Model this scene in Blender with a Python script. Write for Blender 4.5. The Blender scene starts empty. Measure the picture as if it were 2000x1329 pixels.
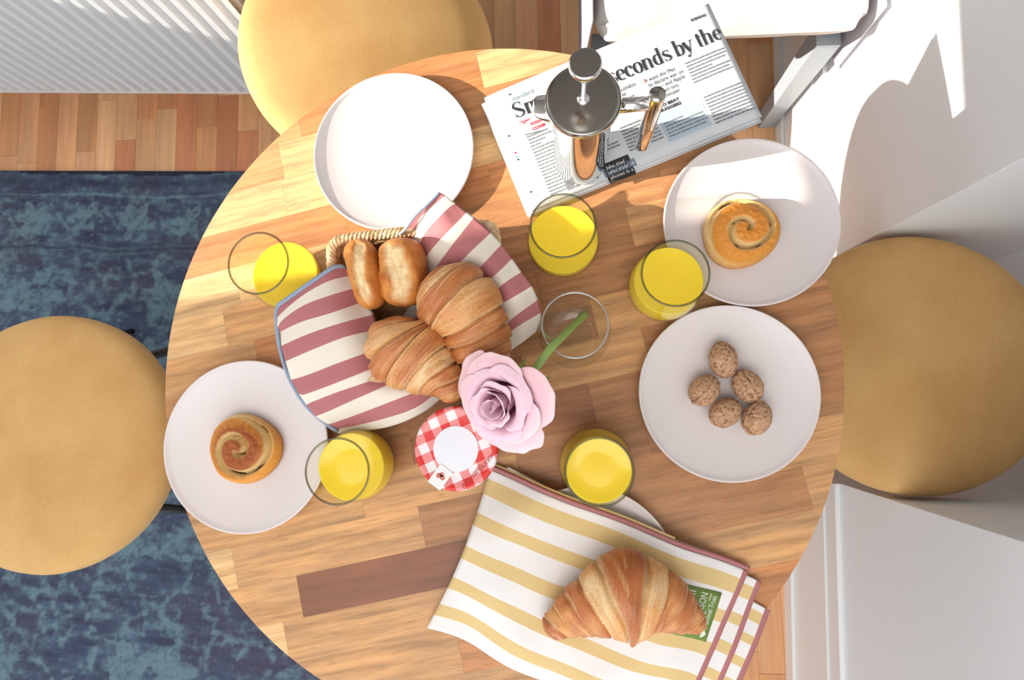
import bpy, bmesh, math, random
import numpy as np
from mathutils import Vector, Matrix, noise as mnoise

random.seed(7)
SC = bpy.context.scene
COL = SC.collection
PI = math.pi

# ------------------------------------------------------------------ camera
F, UC, VC = 1155.0, 1000.0, 664.5          # focal length in pixels of the 2000 x 1329 frame
T, CH = 0.74, 1.44                         # table height, camera height
_n = np.array([105.0, 110.5, F]); _n /= np.linalg.norm(_n)
_ey = np.array([.0083, -1.0, 0.0]); _ey[2] = -(_n[0]*_ey[0] + _n[1]*_ey[1]) / _n[2]; _ey /= np.linalg.norm(_ey)
_ez = -_n
_ex = np.cross(_ey, _ez)
M = np.stack([_ex, _ey, _ez], 1)           # world -> camera (x right, y down, z forward)

def W(u, v, z):
    """measured point: where the sight line meets height z, as world x, y"""
    d = M.T @ np.array([u - UC, v - VC, F]); t = (z - CH) / d[2]
    return float(d[0]*t), float(d[1]*t)
def W3(u, v, z):
    x, y = W(u, v, z); return (x, y, z)

cam = bpy.data.cameras.new('camera'); co = bpy.data.objects.new('camera', cam); COL.objects.link(co)
right, down, fwd = Vector(M[0]), Vector(M[1]), Vector(M[2])
mt = Matrix((right, -down, -fwd)).transposed().to_4x4(); mt.translation = (0, 0, CH)
co.matrix_world = mt
cam.sensor_fit = 'HORIZONTAL'; cam.sensor_width = 36.0; cam.lens = 36.0*F/2000.0; cam.clip_start = .05
SC.camera = co

# ------------------------------------------------------------------ light
wd = bpy.data.worlds.new('daylight'); SC.world = wd; wd.use_nodes = True
bg = wd.node_tree.nodes['Background']; bg.inputs[0].default_value = (.87, .94, 1.0, 1); bg.inputs[1].default_value = 1.75
TANEL, AZ = .45, .145
sd = Vector((1, AZ, 0)).normalized(); sd.z = -TANEL; sd.normalize()
sl = bpy.data.lights.new('sun', 'SUN'); sl.energy = 10.5; sl.color = (1, .92, .80); sl.angle = math.radians(.5)
so = bpy.data.objects.new('sun', sl); COL.objects.link(so); so.rotation_euler = sd.to_track_quat('-Z', 'Y').to_euler(); so.location = (-4, -1, 4)
def area(name, loc, tgt, sx, sy, e, c=(1, 1, 1)):
    l = bpy.data.lights.new(name, 'AREA'); l.shape = 'RECTANGLE'; l.size = sx; l.size_y = sy; l.energy = e; l.color = c
    o = bpy.data.objects.new(name, l); COL.objects.link(o); o.location = loc
    o.rotation_euler = (Vector(tgt) - Vector(loc)).to_track_quat('-Z', 'Y').to_euler()
area('overhead_fill', (-.3, -.9, 2.5), (-.3, -.6, 0), 1.8, 1.2, 24, (1, .97, .93))  # added fill light to lift the ambient level, not a lamp of the room
SC.view_settings.view_transform = 'Standard'; SC.view_settings.look = 'None'
SC.view_settings.gamma = 1; SC.view_settings.use_curve_mapping = False
SC.view_settings.exposure = 0.0

# ------------------------------------------------------------------ helpers
def srgb(r, g, b):
    f = lambda c: (c/255/12.92) if c <= 10 else ((c/255 + .055)/1.055)**2.4
    return (f(r), f(g), f(b), 1)
def tag(o, label=None, cat=None, group=None, kind=None):
    if label: o['label'] = label
    if cat: o['category'] = cat
    if group: o['group'] = group
    if kind: o['kind'] = kind
    return o
def empty(name, loc=(0, 0, 0), rz=0):
    o = bpy.data.objects.new(name, None); COL.objects.link(o); o.location = loc; o.rotation_euler = (0, 0, rz); o.empty_display_size = .05
    return o
def ob(name, verts, faces, mat, parent=None, smooth=True, mids=None, cols=None, loc=None, rot=None):
    me = bpy.data.meshes.new(name)
    me.from_pydata([tuple(v) for v in verts], [], [tuple(f) for f in faces])
    for m in (mat if isinstance(mat, (list, tuple)) else [mat]): me.materials.append(m)
    me.polygons.foreach_set('use_smooth', [smooth]*len(me.polygons))
    if mids is not None: me.polygons.foreach_set('material_index', mids)
    if cols is not None:
        a = me.color_attributes.new('col', 'FLOAT_COLOR', 'POINT')
        c = np.ones((len(verts), 4), np.float32); c[:, :3] = np.asarray(cols)[:, :3]
        a.data.foreach_set('color', c.ravel())
    me.update()
    o = bpy.data.objects.new(name, me); COL.objects.link(o)
    if parent: o.parent = parent
    if loc: o.location = loc
    if rot: o.rotation_euler = rot
    return o
def box_vf(x0, x1, y0, y1, z0, z1):
    v = [(x, y, z) for z in (z0, z1) for y in (y0, y1) for x in (x0, x1)]
    f = [(0, 2, 3, 1), (4, 5, 7, 6), (0, 1, 5, 4), (2, 6, 7, 3), (0, 4, 6, 2), (1, 3, 7, 5)]
    return v, f
def box(name, x0, x1, y0, y1, z0, z1, mat, parent=None, bev=0, **k):
    v, f = box_vf(x0, x1, y0, y1, z0, z1)
    o = ob(name, v, f, mat, parent, smooth=False, **k)
    if bev:
        m = o.modifiers.new('b', 'BEVEL'); m.width = bev; m.segments = 3
        o.data.polygons.foreach_set('use_smooth', [True]*6)
    return o
def join(parts):
    V, Fc = [], []
    for v, f in parts:
        n = len(V); V += list(v); Fc += [tuple(i + n for i in q) for q in f]
    return V, Fc
def lathe_vf(prof, n=48, cap0=True, cap1=False):
    v = []; f = []
    for r, z in prof:
        for i in range(n):
            a = 2*PI*i/n; v.append((r*math.cos(a), r*math.sin(a), z))
    for j in range(len(prof)-1):
        for i in range(n):
            k = (i+1) % n; f.append((j*n+i, j*n+k, (j+1)*n+k, (j+1)*n+i))
    if cap0: f.append(tuple(range(n-1, -1, -1)))
    if cap1: f.append(tuple(range((len(prof)-1)*n, len(prof)*n)))
    return v, f
def tube_vf(pts, rad, n=10, closed=False, cap=True):
    P = [Vector(p) for p in pts]; v = []; f = []; L = len(P)
    up = Vector((0, 0, 1)); prev = None
    for i, p in enumerate(P):
        a = P[(i-1) % L] if (closed or i > 0) else P[0]; b = P[(i+1) % L] if (closed or i < L-1) else P[-1]
        t = (b - a).normalized()
        if prev is None:
            s = t.cross(up)
            if s.length < 1e-3: s = t.cross(Vector((1, 0, 0)))
        else: s = prev - t*prev.dot(t)
        s.normalize(); prev = s; w = s.cross(t)
        r = rad[i] if isinstance(rad, (list, tuple, np.ndarray)) else rad
        for k in range(n):
            an = 2*PI*k/n; v.append(tuple(p + (s*math.cos(an) + w*math.sin(an))*r))
    for i in range(L if closed else L-1):
        j = (i+1) % L
        for k in range(n):
            q = (k+1) % n; f.append((i*n+k, i*n+q, j*n+q, j*n+k))
    if cap and not closed:
        f.append(tuple(range(n-1, -1, -1))); f.append(tuple(range((L-1)*n, L*n)))
    return v, f
def grid_f(nu, nv):
    return [(i*nv+j, (i+1)*nv+j, (i+1)*nv+j+1, i*nv+j+1) for i in range(nu-1) for j in range(nv-1)]
def nz(x, y, z=0.0): return mnoise.noise(Vector((x, y, z)))
def lerp(a, b, t): return a + (b - a)*t
def mix3(a, b, t): t = max(0, min(1, t)); return tuple(a[i] + (b[i]-a[i])*t for i in range(3))
def sst(a, b, x): t = max(0, min(1, (x-a)/(b-a))); return t*t*(3-2*t)
def crom(pts, n):
    """Catmull-Rom through points, n samples"""
    P = np.array(pts, float); k = len(P)
    if k == 2: return np.array([lerp(P[0], P[1], t) for t in np.linspace(0, 1, n)])
    Q = np.vstack([2*P[0]-P[1], P, 2*P[-1]-P[-2]])
    d = np.r_[0, np.cumsum(np.linalg.norm(np.diff(P[:, :2], axis=0), axis=1))]; d /= d[-1]
    out = []
    for t in np.linspace(0, 1, n):
        i = min(int(np.searchsorted(d, t, side='right')) - 1, k-2); s = (t-d[i])/(d[i+1]-d[i])
        p0, p1, p2, p3 = Q[i], Q[i+1], Q[i+2], Q[i+3]
        out.append(.5*((2*p1) + (-p0+p2)*s + (2*p0-5*p1+4*p2-p3)*s*s + (-p0+3*p1-3*p2+p3)*s**3))
    return np.array(out)

# ------------------------------------------------------------------ materials
def mat(name, base=(.8, .8, .8, 1), rough=.5, metal=0, spec=.5):
    m = bpy.data.materials.new(name); m.use_nodes = True
    b = m.node_tree.nodes['Principled BSDF']
    b.inputs['Base Color'].default_value = base; b.inputs['Roughness'].default_value = rough
    b.inputs['Metallic'].default_value = metal; b.inputs['Specular IOR Level'].default_value = spec
    return m
class N:
    """small node-building helper"""
    def __init__(s, m): s.m = m; s.t = m.node_tree; s.b = s.t.nodes['Principled BSDF']
    def n(s, typ, **k):
        o = s.t.nodes.new(typ)
        for a, v in k.items():
            if a.startswith('i_'):
                key = a[2:]; key = int(key) if key.isdigit() else key.replace('_', ' ')
                if isinstance(v, bpy.types.NodeSocket): s.t.links.new(v, o.inputs[key])
                else: o.inputs[key].default_value = v
            else: setattr(o, a, v)
        return o
    def l(s, a, b): s.t.links.new(a, b)
    def mixc(s, a, b, f, blend='MIX'):
        o = s.t.nodes.new('ShaderNodeMix'); o.data_type = 'RGBA'; o.blend_type = blend
        for v, i in ((f, 0), (a, 6), (b, 7)):
            if isinstance(v, bpy.types.NodeSocket): s.l(v, o.inputs[i])
            else: o.inputs[i].default_value = v
        return o.outputs[2]
    def math(s, op, a, b=0.0):
        o = s.t.nodes.new('ShaderNodeMath'); o.operation = op
        for i, v in enumerate((a, b)):
            if isinstance(v, bpy.types.NodeSocket): s.l(v, o.inputs[i])
            else: o.inputs[i].default_value = v
        return o.outputs[0]
    def ramp(s, x, *stops):
        o = s.t.nodes.new('ShaderNodeValToRGB'); e = o.color_ramp.elements
        while len(e) < len(stops): e.new(.5)
        for q, (p, c) in zip(e, stops): q.position = p; q.color = c if len(c) == 4 else (*c, 1)
        s.l(x, o.inputs[0]); return o.outputs[0]
    def coord(s, scale=(1, 1, 1), kind='Object', rot=(0, 0, 0), off=None):
        tc = s.t.nodes.new('ShaderNodeTexCoord'); mp = s.t.nodes.new('ShaderNodeMapping')
        mp.inputs['Scale'].default_value = scale; mp.inputs['Rotation'].default_value = rot
        s.l(tc.outputs[kind], mp.inputs[0])
        if off is not None: s.l(off, mp.inputs['Location'])
        return mp.outputs[0]
    def noise(s, vec, scale, detail=3, rough=.55):
        o = s.t.nodes.new('ShaderNodeTexNoise'); s.l(vec, o.inputs['Vector'])
        o.inputs['Scale'].default_value = scale; o.inputs['Detail'].default_value = detail; o.inputs['Roughness'].default_value = rough
        return o.outputs[0]
    def bump(s, h, strength=.3, dist=.001):
        o = s.t.nodes.new('ShaderNodeBump'); o.inputs['Strength'].default_value = strength; o.inputs['Distance'].default_value = dist
        s.l(h, o.inputs['Height']); s.l(o.outputs[0], s.b.inputs['Normal'])
    def col(s, c): s.l(c, s.b.inputs['Base Color'])

def wood(name, gl, gw, rough, dark, contrast=1.0):
    """board wood: colour per board from the object, grain along local x"""
    m = mat(name, rough=rough, spec=.35); n = N(m)
    oi = n.n('ShaderNodeObjectInfo')
    sh = n.n('ShaderNodeCombineXYZ', i_X=n.math('MULTIPLY', oi.outputs['Random'], 37.0), i_Y=n.math('MULTIPLY', oi.outputs['Random'], 91.0))
    v = n.coord((gl, gw, 1), off=sh.outputs[0])
    g1 = n.noise(v, 1.0, 5, .62); g2 = n.noise(v, 5.0, 3, .6)
    v2 = n.coord((gl*.9, gw*.25, 1), off=sh.outputs[0]); g3 = n.noise(v2, 1.0, 2)
    c = n.mixc(oi.outputs['Color'], dark, n.ramp(g1, (.42, (0, 0, 0)), (.75, (.75*contrast,)*3)))
    c = n.mixc(c, dark, n.ramp(g2, (.56, (0, 0, 0)), (.72, (.55*contrast,)*3)))
    c = n.mixc(c, n.mixc(c, (1.25, 1.2, 1.1, 1), 1.0, 'MULTIPLY'), n.ramp(g3, (.4, (0, 0, 0)), (.65, (1, 1, 1))))
    n.col(c); n.bump(g2, .12, .0006)
    return m
M_TABLE = wood('acacia_wood', 7, 105, .42, (.13, .06, .024, 1), .85)
M_FLOOR = wood('laminate_wood', 2.5, 60, .38, (.26, .11, .045, 1), .45)
M_EDGE = mat('table_edge_wood', srgb(196, 140, 92), .5)
M_WHITE = mat('white_paint', (.83, .84, .85, 1), .55)
M_GLOSSW = mat('white_gloss_paint', (.80, .80, .79, 1), .35)
M_RADI = mat('radiator_enamel', (.74, .75, .76, 1), .35)
M_PLATE = mat('pink_white_ceramic', (.72, .655, .65, 1), .32, spec=.4)
M_BLACK = mat('black_metal', (.008, .008, .009, 1), .4)
M_CEIL = mat('ceiling_paint', (.75, .74, .72, 1), .8)
def velvet():
    m = mat('mustard_velvet', srgb(214, 164, 88), .85, spec=.15); n = N(m)
    v = n.coord((1, 1, 1)); a = n.noise(v, 900, 2); w = n.noise(v, 7, 2)
    c = n.mixc(srgb(216, 174, 116), srgb(203, 157, 99), n.ramp(w, (.35, (0, 0, 0)), (.7, (1, 1, 1))))
    c = n.mixc(c, n.mixc(c, (.82, .8, .74, 1), 1.0, 'MULTIPLY'), n.ramp(a, (.4, (0, 0, 0)), (.6, (1, 1, 1))))
    n.col(c); n.bump(a, .35, .0008)
    n.b.inputs['Sheen Weight'].default_value = .25; n.b.inputs['Sheen Roughness'].default_value = .4
    n.b.inputs['Sheen Tint'].default_value = (1, .85, .6, 1)
    return m
M_VELVET = velvet()
def cloth(name, c, scale=2200, amt=.9):
    m = mat(name, c, .85, spec=.1); n = N(m)
    a = n.noise(n.coord((1, 1, 1)), scale, 1); n.col(n.mixc(c, n.mixc(c, (amt, amt, amt, 1), 1.0, 'MULTIPLY'), a)); n.bump(a, .25, .0004)
    return m
M_PINK = cloth('pink_stripe_cotton', srgb(184, 118, 120)); M_CREAM = cloth('cream_cotton', srgb(232, 222, 208))
M_HEM = cloth('blue_hem_cotton', srgb(150, 166, 190)); M_YEL = cloth('yellow_stripe_cotton', srgb(222, 194, 138))
M_NWHITE = cloth('white_cotton', srgb(236, 232, 230)); M_ROSEHEM = cloth('rose_hem_cotton', srgb(182, 122, 122))
M_GREYF = cloth('grey_fabric', srgb(190, 190, 198)); M_CUSH = cloth('white_cushion_cotton', srgb(214, 210, 205), 600)
M_GREYW = mat('grey_painted_wood', srgb(150, 158, 166), .45)
def vcol(name, rough=.55, spec=.35, nscale=160, namt=.86, bump=.25, sss=0):
    m = mat(name, rough=rough, spec=spec); n = N(m)
    a = n.n('ShaderNodeAttribute', attribute_name='col'); x = n.noise(n.coord(), nscale, 4)
    n.col(n.mixc(a.outputs['Color'], n.mixc(a.outputs['Color'], (namt, namt*.97, namt*.93, 1), 1.0, 'MULTIPLY'), n.ramp(x, (.35, (0, 0, 0)), (.68, (1, 1, 1)))))
    n.bump(x, bump, .001)
    if sss: n.b.inputs['Subsurface Weight'].default_value = sss; n.b.inputs['Subsurface Scale'].default_value = .006
    return m
M_CRUST = vcol('baked_crust', .5, .25, 480, .84, .4)
M_FLAKE = vcol('flaky_crust', .38, .5, 420, .80, .5)
M_NUT = vcol('walnut_shell', .7, .2, 300, .72, .6)
M_PETAL = vcol('rose_petal', .6, .2, 200, .97, .05)
M_STEM = mat('rose_stem', srgb(150, 180, 96), .5)
M_SEPAL = mat('rose_sepal', srgb(150, 160, 90), .5)
def glass_mat():
    m = bpy.data.materials.new('clear_glass'); m.use_nodes = True; t = m.node_tree; t.nodes.clear()
    o = t.nodes.new('ShaderNodeOutputMaterial'); tr = t.nodes.new('ShaderNodeBsdfTransparent'); gl = t.nodes.new('ShaderNodeBsdfGlossy')
    lw = t.nodes.new('ShaderNodeLayerWeight'); lw.inputs[0].default_value = .5
    r = t.nodes.new('ShaderNodeValToRGB'); e = r.color_ramp.elements
    e[0].position = .35; e[0].color = (.985, .99, .98, 1); e[1].position = 1; e[1].color = (.86, .87, .82, 1); q = e.new(.8); q.color = (.97, .975, .96, 1)
    t.links.new(lw.outputs['Facing'], r.inputs[0]); t.links.new(r.outputs[0], tr.inputs[0])
    gl.inputs['Roughness'].default_value = .02; gl.inputs['Color'].default_value = (1, 1, 1, 1)
    fr = t.nodes.new('ShaderNodeValToRGB'); e = fr.color_ramp.elements
    e[0].position = .3; e[0].color = (.025, .025, .025, 1); e[1].position = 1; e[1].color = (.42, .42, .42, 1); q = e.new(.85); q.color = (.07, .07, .07, 1)
    t.links.new(lw.outputs['Facing'], fr.inputs[0])
    mx = t.nodes.new('ShaderNodeMixShader'); t.links.new(fr.outputs[0], mx.inputs[0]); t.links.new(tr.outputs[0], mx.inputs[1]); t.links.new(gl.outputs[0], mx.inputs[2])
    t.links.new(mx.outputs[0], o.inputs[0]); return m
M_GLASS = glass_mat()
def rim_mat():
    m = glass_mat(); m.name = 'glass_rim'
    for x in m.node_tree.nodes:
        if x.type == 'VALTORGB' and x.color_ramp.elements[0].color[0] < .5:
            for e in x.color_ramp.elements: e.color = (.06, .06, .06, 1)
        elif x.type == 'VALTORGB':
            for e, c in zip(x.color_ramp.elements, ((.42, .42, .30, 1), (.30, .30, .18, 1), (.14, .14, .07, 1))): e.color = c
    return m
M_RIM = rim_mat()
def rim2():
    m = rim_mat(); m.name = 'clear_rim'
    for x in m.node_tree.nodes:
        if x.type == 'VALTORGB':
            d = x.color_ramp.elements[0].color[0] < .1
            for e, c in zip(x.color_ramp.elements, ((.30, .34, .50) if d else (.82, .76, .62))): e.color = (c, c, c*.98, 1)
    return m
M_RIMC = rim2()
def juice():
    m = mat('orange_juice', srgb(242, 208, 52), .12, spec=.4); n = N(m)
    n.b.inputs['Subsurface Weight'].default_value = .35; n.b.inputs['Subsurface Scale'].default_value = .02
    n.b.inputs['Subsurface Radius'].default_value = (1, .8, .1)
    return m
M_JUICE = juice()
M_CHROME = mat('polished_steel', (.78, .77, .74, 1), .06, 1)
M_STEEL = mat('brushed_steel_lid', (.42, .39, .35, 1), .16, 1)
M_JARGL = M_GLASS
M_JAM = mat('red_jam', srgb(120, 20, 22), .3)

# ------------------------------------------------------------------ room shell
S = lambda o: tag(o, kind='structure')
S(box('floor', -2.4, 1.3, -2.2, 2.4, -.08, -.012, mat('subfloor', srgb(120, 70, 40), .8)))
FLOOR = bpy.data.objects['floor']
def wx(y): return .512 + (y + .63)*.0138        # the right wall's face runs very slightly askew
XN = .845                                  # rear of the recess the right-hand stool is tucked into
RY0, RY1 = -.160, .277                     # the recess, along the wall
def slab(name, a, b, th, z0, z1, m):
    a, b = Vector((*a, 0)), Vector((*b, 0)); n = (b-a).normalized(); n = Vector((-n.y, n.x, 0))*th
    v = [(p.x, p.y, z) for z in (z0, z1) for p in (a, b, b+n, a+n)]
    return ob(name, v, [(3, 2, 1, 0), (4, 5, 6, 7), (0, 1, 5, 4), (1, 2, 6, 5), (2, 3, 7, 6), (3, 0, 4, 7)], m, smooth=False)
def wallbox(name, y0, y1, z0, z1, d0, d1, m):
    a, b = wx(y0), wx(y1)
    v = [(x, y, z) for z in (z0, z1) for (x, y) in ((a+d0, y0), (d1 if d1 > .6 else a+d1, y0), (d1 if d1 > .6 else b+d1, y1), (b+d0, y1))]
    return ob(name, v, [(3, 2, 1, 0), (4, 5, 6, 7), (0, 1, 5, 4), (1, 2, 6, 5), (2, 3, 7, 6), (3, 0, 4, 7)], m, smooth=False)
def wallplan(name, pts, m):
    n = len(pts); v = [(x, y, z) for z in (-.01, 2.6) for x, y in pts]
    return ob(name, v, [tuple(range(n-1, -1, -1)), tuple(range(n, 2*n))] + [(i, (i+1) % n, (i+1) % n+n, i+n) for i in range(n)], m, smooth=False)
RC = .0012
c1 = [(wx(RY1)+RC - RC*math.cos(t), RY1+RC - RC*math.sin(t)) for t in np.linspace(0, PI/2, 5)]
w1 = S(wallplan('wall_right', c1 + [(1.1, RY1), (1.1, 2.3), (wx(2.3), 2.3)], M_WHITE))
c2 = [(wx(RY0)+RC - RC*math.sin(t), RY0-RC + RC*math.cos(t)) for t in np.linspace(0, PI/2, 5)]
w2 = S(wallplan('wall_right_front', c2 + [(wx(-2.2), -2.2), (1.1, -2.2), (1.1, RY0)], M_WHITE))
S(box('wall_right_recess', XN, 1.1, RY0, RY1, -.01, 2.6, M_WHITE))
BBH = .25
for nm, y0, y1 in (('baseboard_right', -2.2, RY0 - RC), ('baseboard_right_back', RY1 + RC, 2.29)):
    S(wallbox(nm, y0, y1, -.01, BBH - .052, -.013, -.0003, M_GLOSSW))
    S(wallbox('trim_1' if y0 < 0 else 'trim_2', y0, y1, BBH - .0518, BBH - .006, -.0095, -.0003, M_GLOSSW))
    S(wallbox('trim_3' if y0 < 0 else 'trim_4', y0, y1, .0, .040, -.021, -.0133, M_GLOSSW))
XW = wx(.3)
# back wall stub that carries the radiator, and the wall beyond
S(slab('wall_back', (-2.4, .905), (-.612, .826), .12, -.01, 2.6, M_WHITE))
S(box('wall_far', -2.4, 1.1, 2.3, 2.4, -.01, 2.6, M_WHITE))
S(box('ceiling', -2.4, 1.1, -2.2, 2.4, 2.6, 2.7, M_CEIL))
# left wall with the window the sun comes through
XV = -1.95
dj = lambda x, y: y - AZ*(x - XV)
jam = dj(.28, .186)                      # lower jamb line as it falls on the table
SILL = .27 + TANEL*(-.476 - XV); HEAD = .665 + TANEL*(XW - XV)*1.031
WY0, WY1 = jam, 1.2
for nm, q in (('wall_left', (-2.2, WY0, -.01, 2.6)), ('wall_left_lower', (WY0, WY1, -.01, SILL)), ('wall_left_upper', (WY0, WY1, HEAD, 2.6)), ('wall_left_end', (WY1, 2.4, -.01, 2.6))):
    S(box(nm, XV - .1, XV, *q, M_WHITE))
S(box('sun_blocker_left', XV - .1, XV, WY0 + .0005, WY0 + .17, SILL + .0005, SILL + .115, M_WHITE))  # unseen block added on the sill to keep sun off the left stool
wf = empty('window_1', (XV - .05, (WY0+WY1)/2, SILL)); S(wf)
hw, hh = (WY1-WY0)/2, HEAD - SILL
for nm, q in (('window_frame', (-.03, .03, -hw, -hw+.03, 0, hh)), ('window_frame', (-.03, .03, hw-.03, hw, 0, hh)), ('window_frame', (-.03, .03, -hw, hw, 0, .02)), ('window_frame', (-.03, .03, -hw, hw, hh-.02, hh))):
    box(nm, *q, M_GLOSSW, wf)

# floor boards (parts of the floor), laid towards the radiator
BA = math.radians(1.6)
bw = .0575
fc = [srgb(216, 166, 122), srgb(208, 152, 108), srgb(224, 176, 132), srgb(202, 142, 100), srgb(216, 162, 120), srgb(196, 132, 96)]
pv, pf = {}, None
meshes = {}
def plank_mesh(L, w, th, name, m, bev=.0006):
    key = (round(L, 3), round(w, 4), name)
    if key not in meshes:
        b = bev; v = []
        for z, i in ((-th, 0), (-b, 0), (0, b)):
            v += [(-L/2+i, -w/2+i, z), (L/2-i, -w/2+i, z), (L/2-i, w/2-i, z), (-L/2+i, w/2-i, z)]
        f = [(3, 2, 1, 0), (8, 9, 10, 11)] + [(r*4+k, r*4+(k+1) % 4, r*4+4+(k+1) % 4, r*4+4+k) for r in (0, 1) for k in range(4)]
        me = bpy.data.meshes.new(name); me.from_pydata(v, [], f); me.materials.append(m); meshes[key] = me
    return meshes[key]
rr = random.Random(3)
def inreg(x, y):
    if x > (.86 if RY0 < y < RY1 else .55) or x < -1.95: return False
    if y > .50 and x < -.40: return y < .86
    if y > .60: return y < 1.12 and x > -.45
    if x > .06 or x < -1.62: return y < .95
    return False
nb = 0
for i in range(0, 48):
    xx = -1.93 + i*bw
    yy = -1.30 - rr.random()*.3
    while yy < 1.15:
        L = rr.choice((.20, .28, .36, .44))
        cx, cy = xx, yy + L/2
        wx = cx - (cy-.6)*math.sin(BA); wy = cy
        if inreg(wx, wy) or inreg(wx, wy + L/2) or inreg(wx, wy - L/2):
            o = bpy.data.objects.new('floor_board', plank_mesh(L - .0004, bw - .0004, .011, 'floor_board', M_FLOOR)); COL.objects.link(o)
            o.parent = FLOOR; o.location = (wx, wy, 0); o.rotation_euler = (0, 0, PI/2 + BA)
            c = rr.choice(fc); k = rr.uniform(.9, 1.08); o.color = (c[0]*k, c[1]*k, c[2]*k, 1); nb += 1
        yy += L

# ------------------------------------------------------------------ rug
def make_rug():
    x0, x1, y0, y1 = -1.75, .12, -1.25, .581
    step = .0036; nu, nv = int((x1-x0)/step), int((y1-y0)/step)
    a = -.03
    U = np.linspace(x0, x1, nu); V = np.linspace(y0, y1, nv)
    def fbm(sx, sy, ox, oy):
        rng = np.random.RandomState(int(ox*7 + oy*13) % 9973)
        out = np.zeros((nu, nv)); amp = 1; tot = 0
        for o in range(4):
            gx, gy = max(2, int((x1-x0)*sx*2**o)), max(2, int((y1-y0)*sy*2**o))
            g = rng.rand(gx+2, gy+2)
            fx = (U-x0)/(x1-x0)*gx; fy = (V-y0)/(y1-y0)*gy
            ix, iy = fx.astype(int), fy.astype(int); tx = fx-ix; ty = fy-iy; tx = tx*tx*(3-2*tx); ty = ty*ty*(3-2*ty)
            A = g[np.ix_(ix, iy)]; B = g[np.ix_(ix+1, iy)]; C_ = g[np.ix_(ix, iy+1)]; D = g[np.ix_(ix+1, iy+1)]
            out += amp*((A*(1-tx[:, None]) + B*tx[:, None])*(1-ty) + (C_*(1-tx[:, None]) + D*tx[:, None])*ty); tot += amp; amp *= .6
        return out/tot
    X, Y = np.meshgrid(U, V, indexing='ij')
    dark = np.array(srgb(66, 70, 92)[:3]); plum = np.array(srgb(84, 80, 98)[:3]); blue = np.array(srgb(88, 106, 128)[:3]); teal = np.array(srgb(118, 148, 158)[:3])
    wx = X + .03*(fbm(9, 9, 3, 5)-.5); wy = Y + .03*(fbm(9, 9, 11, 2)-.5)
    # ornament: mirrored medallions, leaves and scrolls of a worn oriental field
    P = .46; mx = np.abs(((wx + .98) % P) - P/2); my = ((wy + .30) % P) - P/2
    r = np.hypot(mx, my); th = np.arctan2(my, mx)
    orn = np.exp(-((r - .085 - .016*np.cos(8*th))/.013)**2) + np.exp(-((r - .04)/.012)**2)*.8
    orn += np.exp(-((r - .165 - .03*np.cos(4*th) - .012*np.cos(12*th))/.012)**2)
    l2 = np.hypot(mx - .17, np.abs(my) - .15); t2 = np.arctan2(np.abs(my)-.15, mx-.17)
    orn += (l2 < .055 + .016*np.cos(5*t2 + 40*l2))*.9
    sp = np.hypot(mx - .10, my - .14); ts = np.arctan2(my-.14, mx-.10)
    orn += np.exp(-((((sp/.011 - ts/(2*PI)) % 1) - .5)/.2)**2)*(sp < .05)*.8
    orn = np.clip(orn, 0, 1.2)
    bd = y1 - wy                                    # distance from the far edge: border bands
    bx = np.abs(((wx*1.0) % .15) - .075); rb = np.hypot(bx, bd - .135); tb = np.arctan2(bd-.135, bx)
    band = (rb < .042 + .012*np.cos(6*tb))*.9 + np.exp(-((bd-.135 - .03*np.sin(wx*42))/.008)**2)*.7
    inband = (bd > .07) & (bd < .205)
    orn = np.where(bd < .225, np.where(inband, band, 0), orn)
    wear = fbm(14, 60, 2, 9); wear2 = fbm(60, 60, 21, 4); big = fbm(4, 4, 8, 3)
    k = np.clip((orn*.72 + (big-.5)*.9 + (wear2-.5)*2.0 + (fbm(110, 110, 17, 3)-.5)*1.2 + (wear-.45)*1.2), 0, 1)
    base = dark + (blue-dark)*np.clip((wear*1.5-.35), 0, 1)[..., None]
    base = base + (plum-base)*np.clip(fbm(10, 10, 31, 7)*2-.9, 0, .8)[..., None]
    col = base + (teal-base)*(k*.66)[..., None]
    for d0 in (.066, .208, .222):
        q = np.exp(-((bd-d0)/.003)**2)*np.clip(wear2*2-.3, 0, 1); col = col + (teal-col)*(q*.8)[..., None]
    for d0 in (.03, .215):
        q = np.exp(-((bd-d0)/.012)**2); col = col + (dark*.8-col)*(q*.6)[..., None]
    edge = (bd < .006); col[edge] = dark*.6
    col *= (.8 + .4*fbm(180, 180, 5, 5))[..., None]
    ca, sa = math.cos(a), math.sin(a)
    px, py = -.85, .571
    RX = px + (X-px)*ca - (Y-py)*sa; RY = py + (X-px)*sa + (Y-py)*ca
    Z = .0085 + .0008*(wear2-.5)
    v = np.stack([RX, RY, Z], -1).reshape(-1, 3); n0 = len(v)
    idx = np.arange(nu*nv).reshape(nu, nv)
    f = np.stack([idx[:-1, :-1], idx[1:, :-1], idx[1:, 1:], idx[:-1, 1:]], -1).reshape(-1, 4).tolist()
    # edge skirt down to the floor
    loop = list(idx[:, 0]) + list(idx[-1, 1:]) + list(idx[-2::-1, -1]) + list(idx[0, -2:0:-1])
    sk = v[loop].copy(); sk[:, 2] = .0005
    v = np.vstack([v, sk]); cl = np.vstack([col.reshape(-1, 3), col.reshape(-1, 3)[loop]*.7])
    L = len(loop)
    f += [(int(loop[i]), n0+i, n0+(i+1) % L, int(loop[(i+1) % L])) for i in range(L)]
    m = vcol('worn_wool', .95, .05, 900, .8, .5)
    o = ob('rug', v, f, m, smooth=True, cols=cl)
    tag(o, 'worn blue and teal oriental patterned rug on the wooden floor', 'rug')
make_rug()

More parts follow.
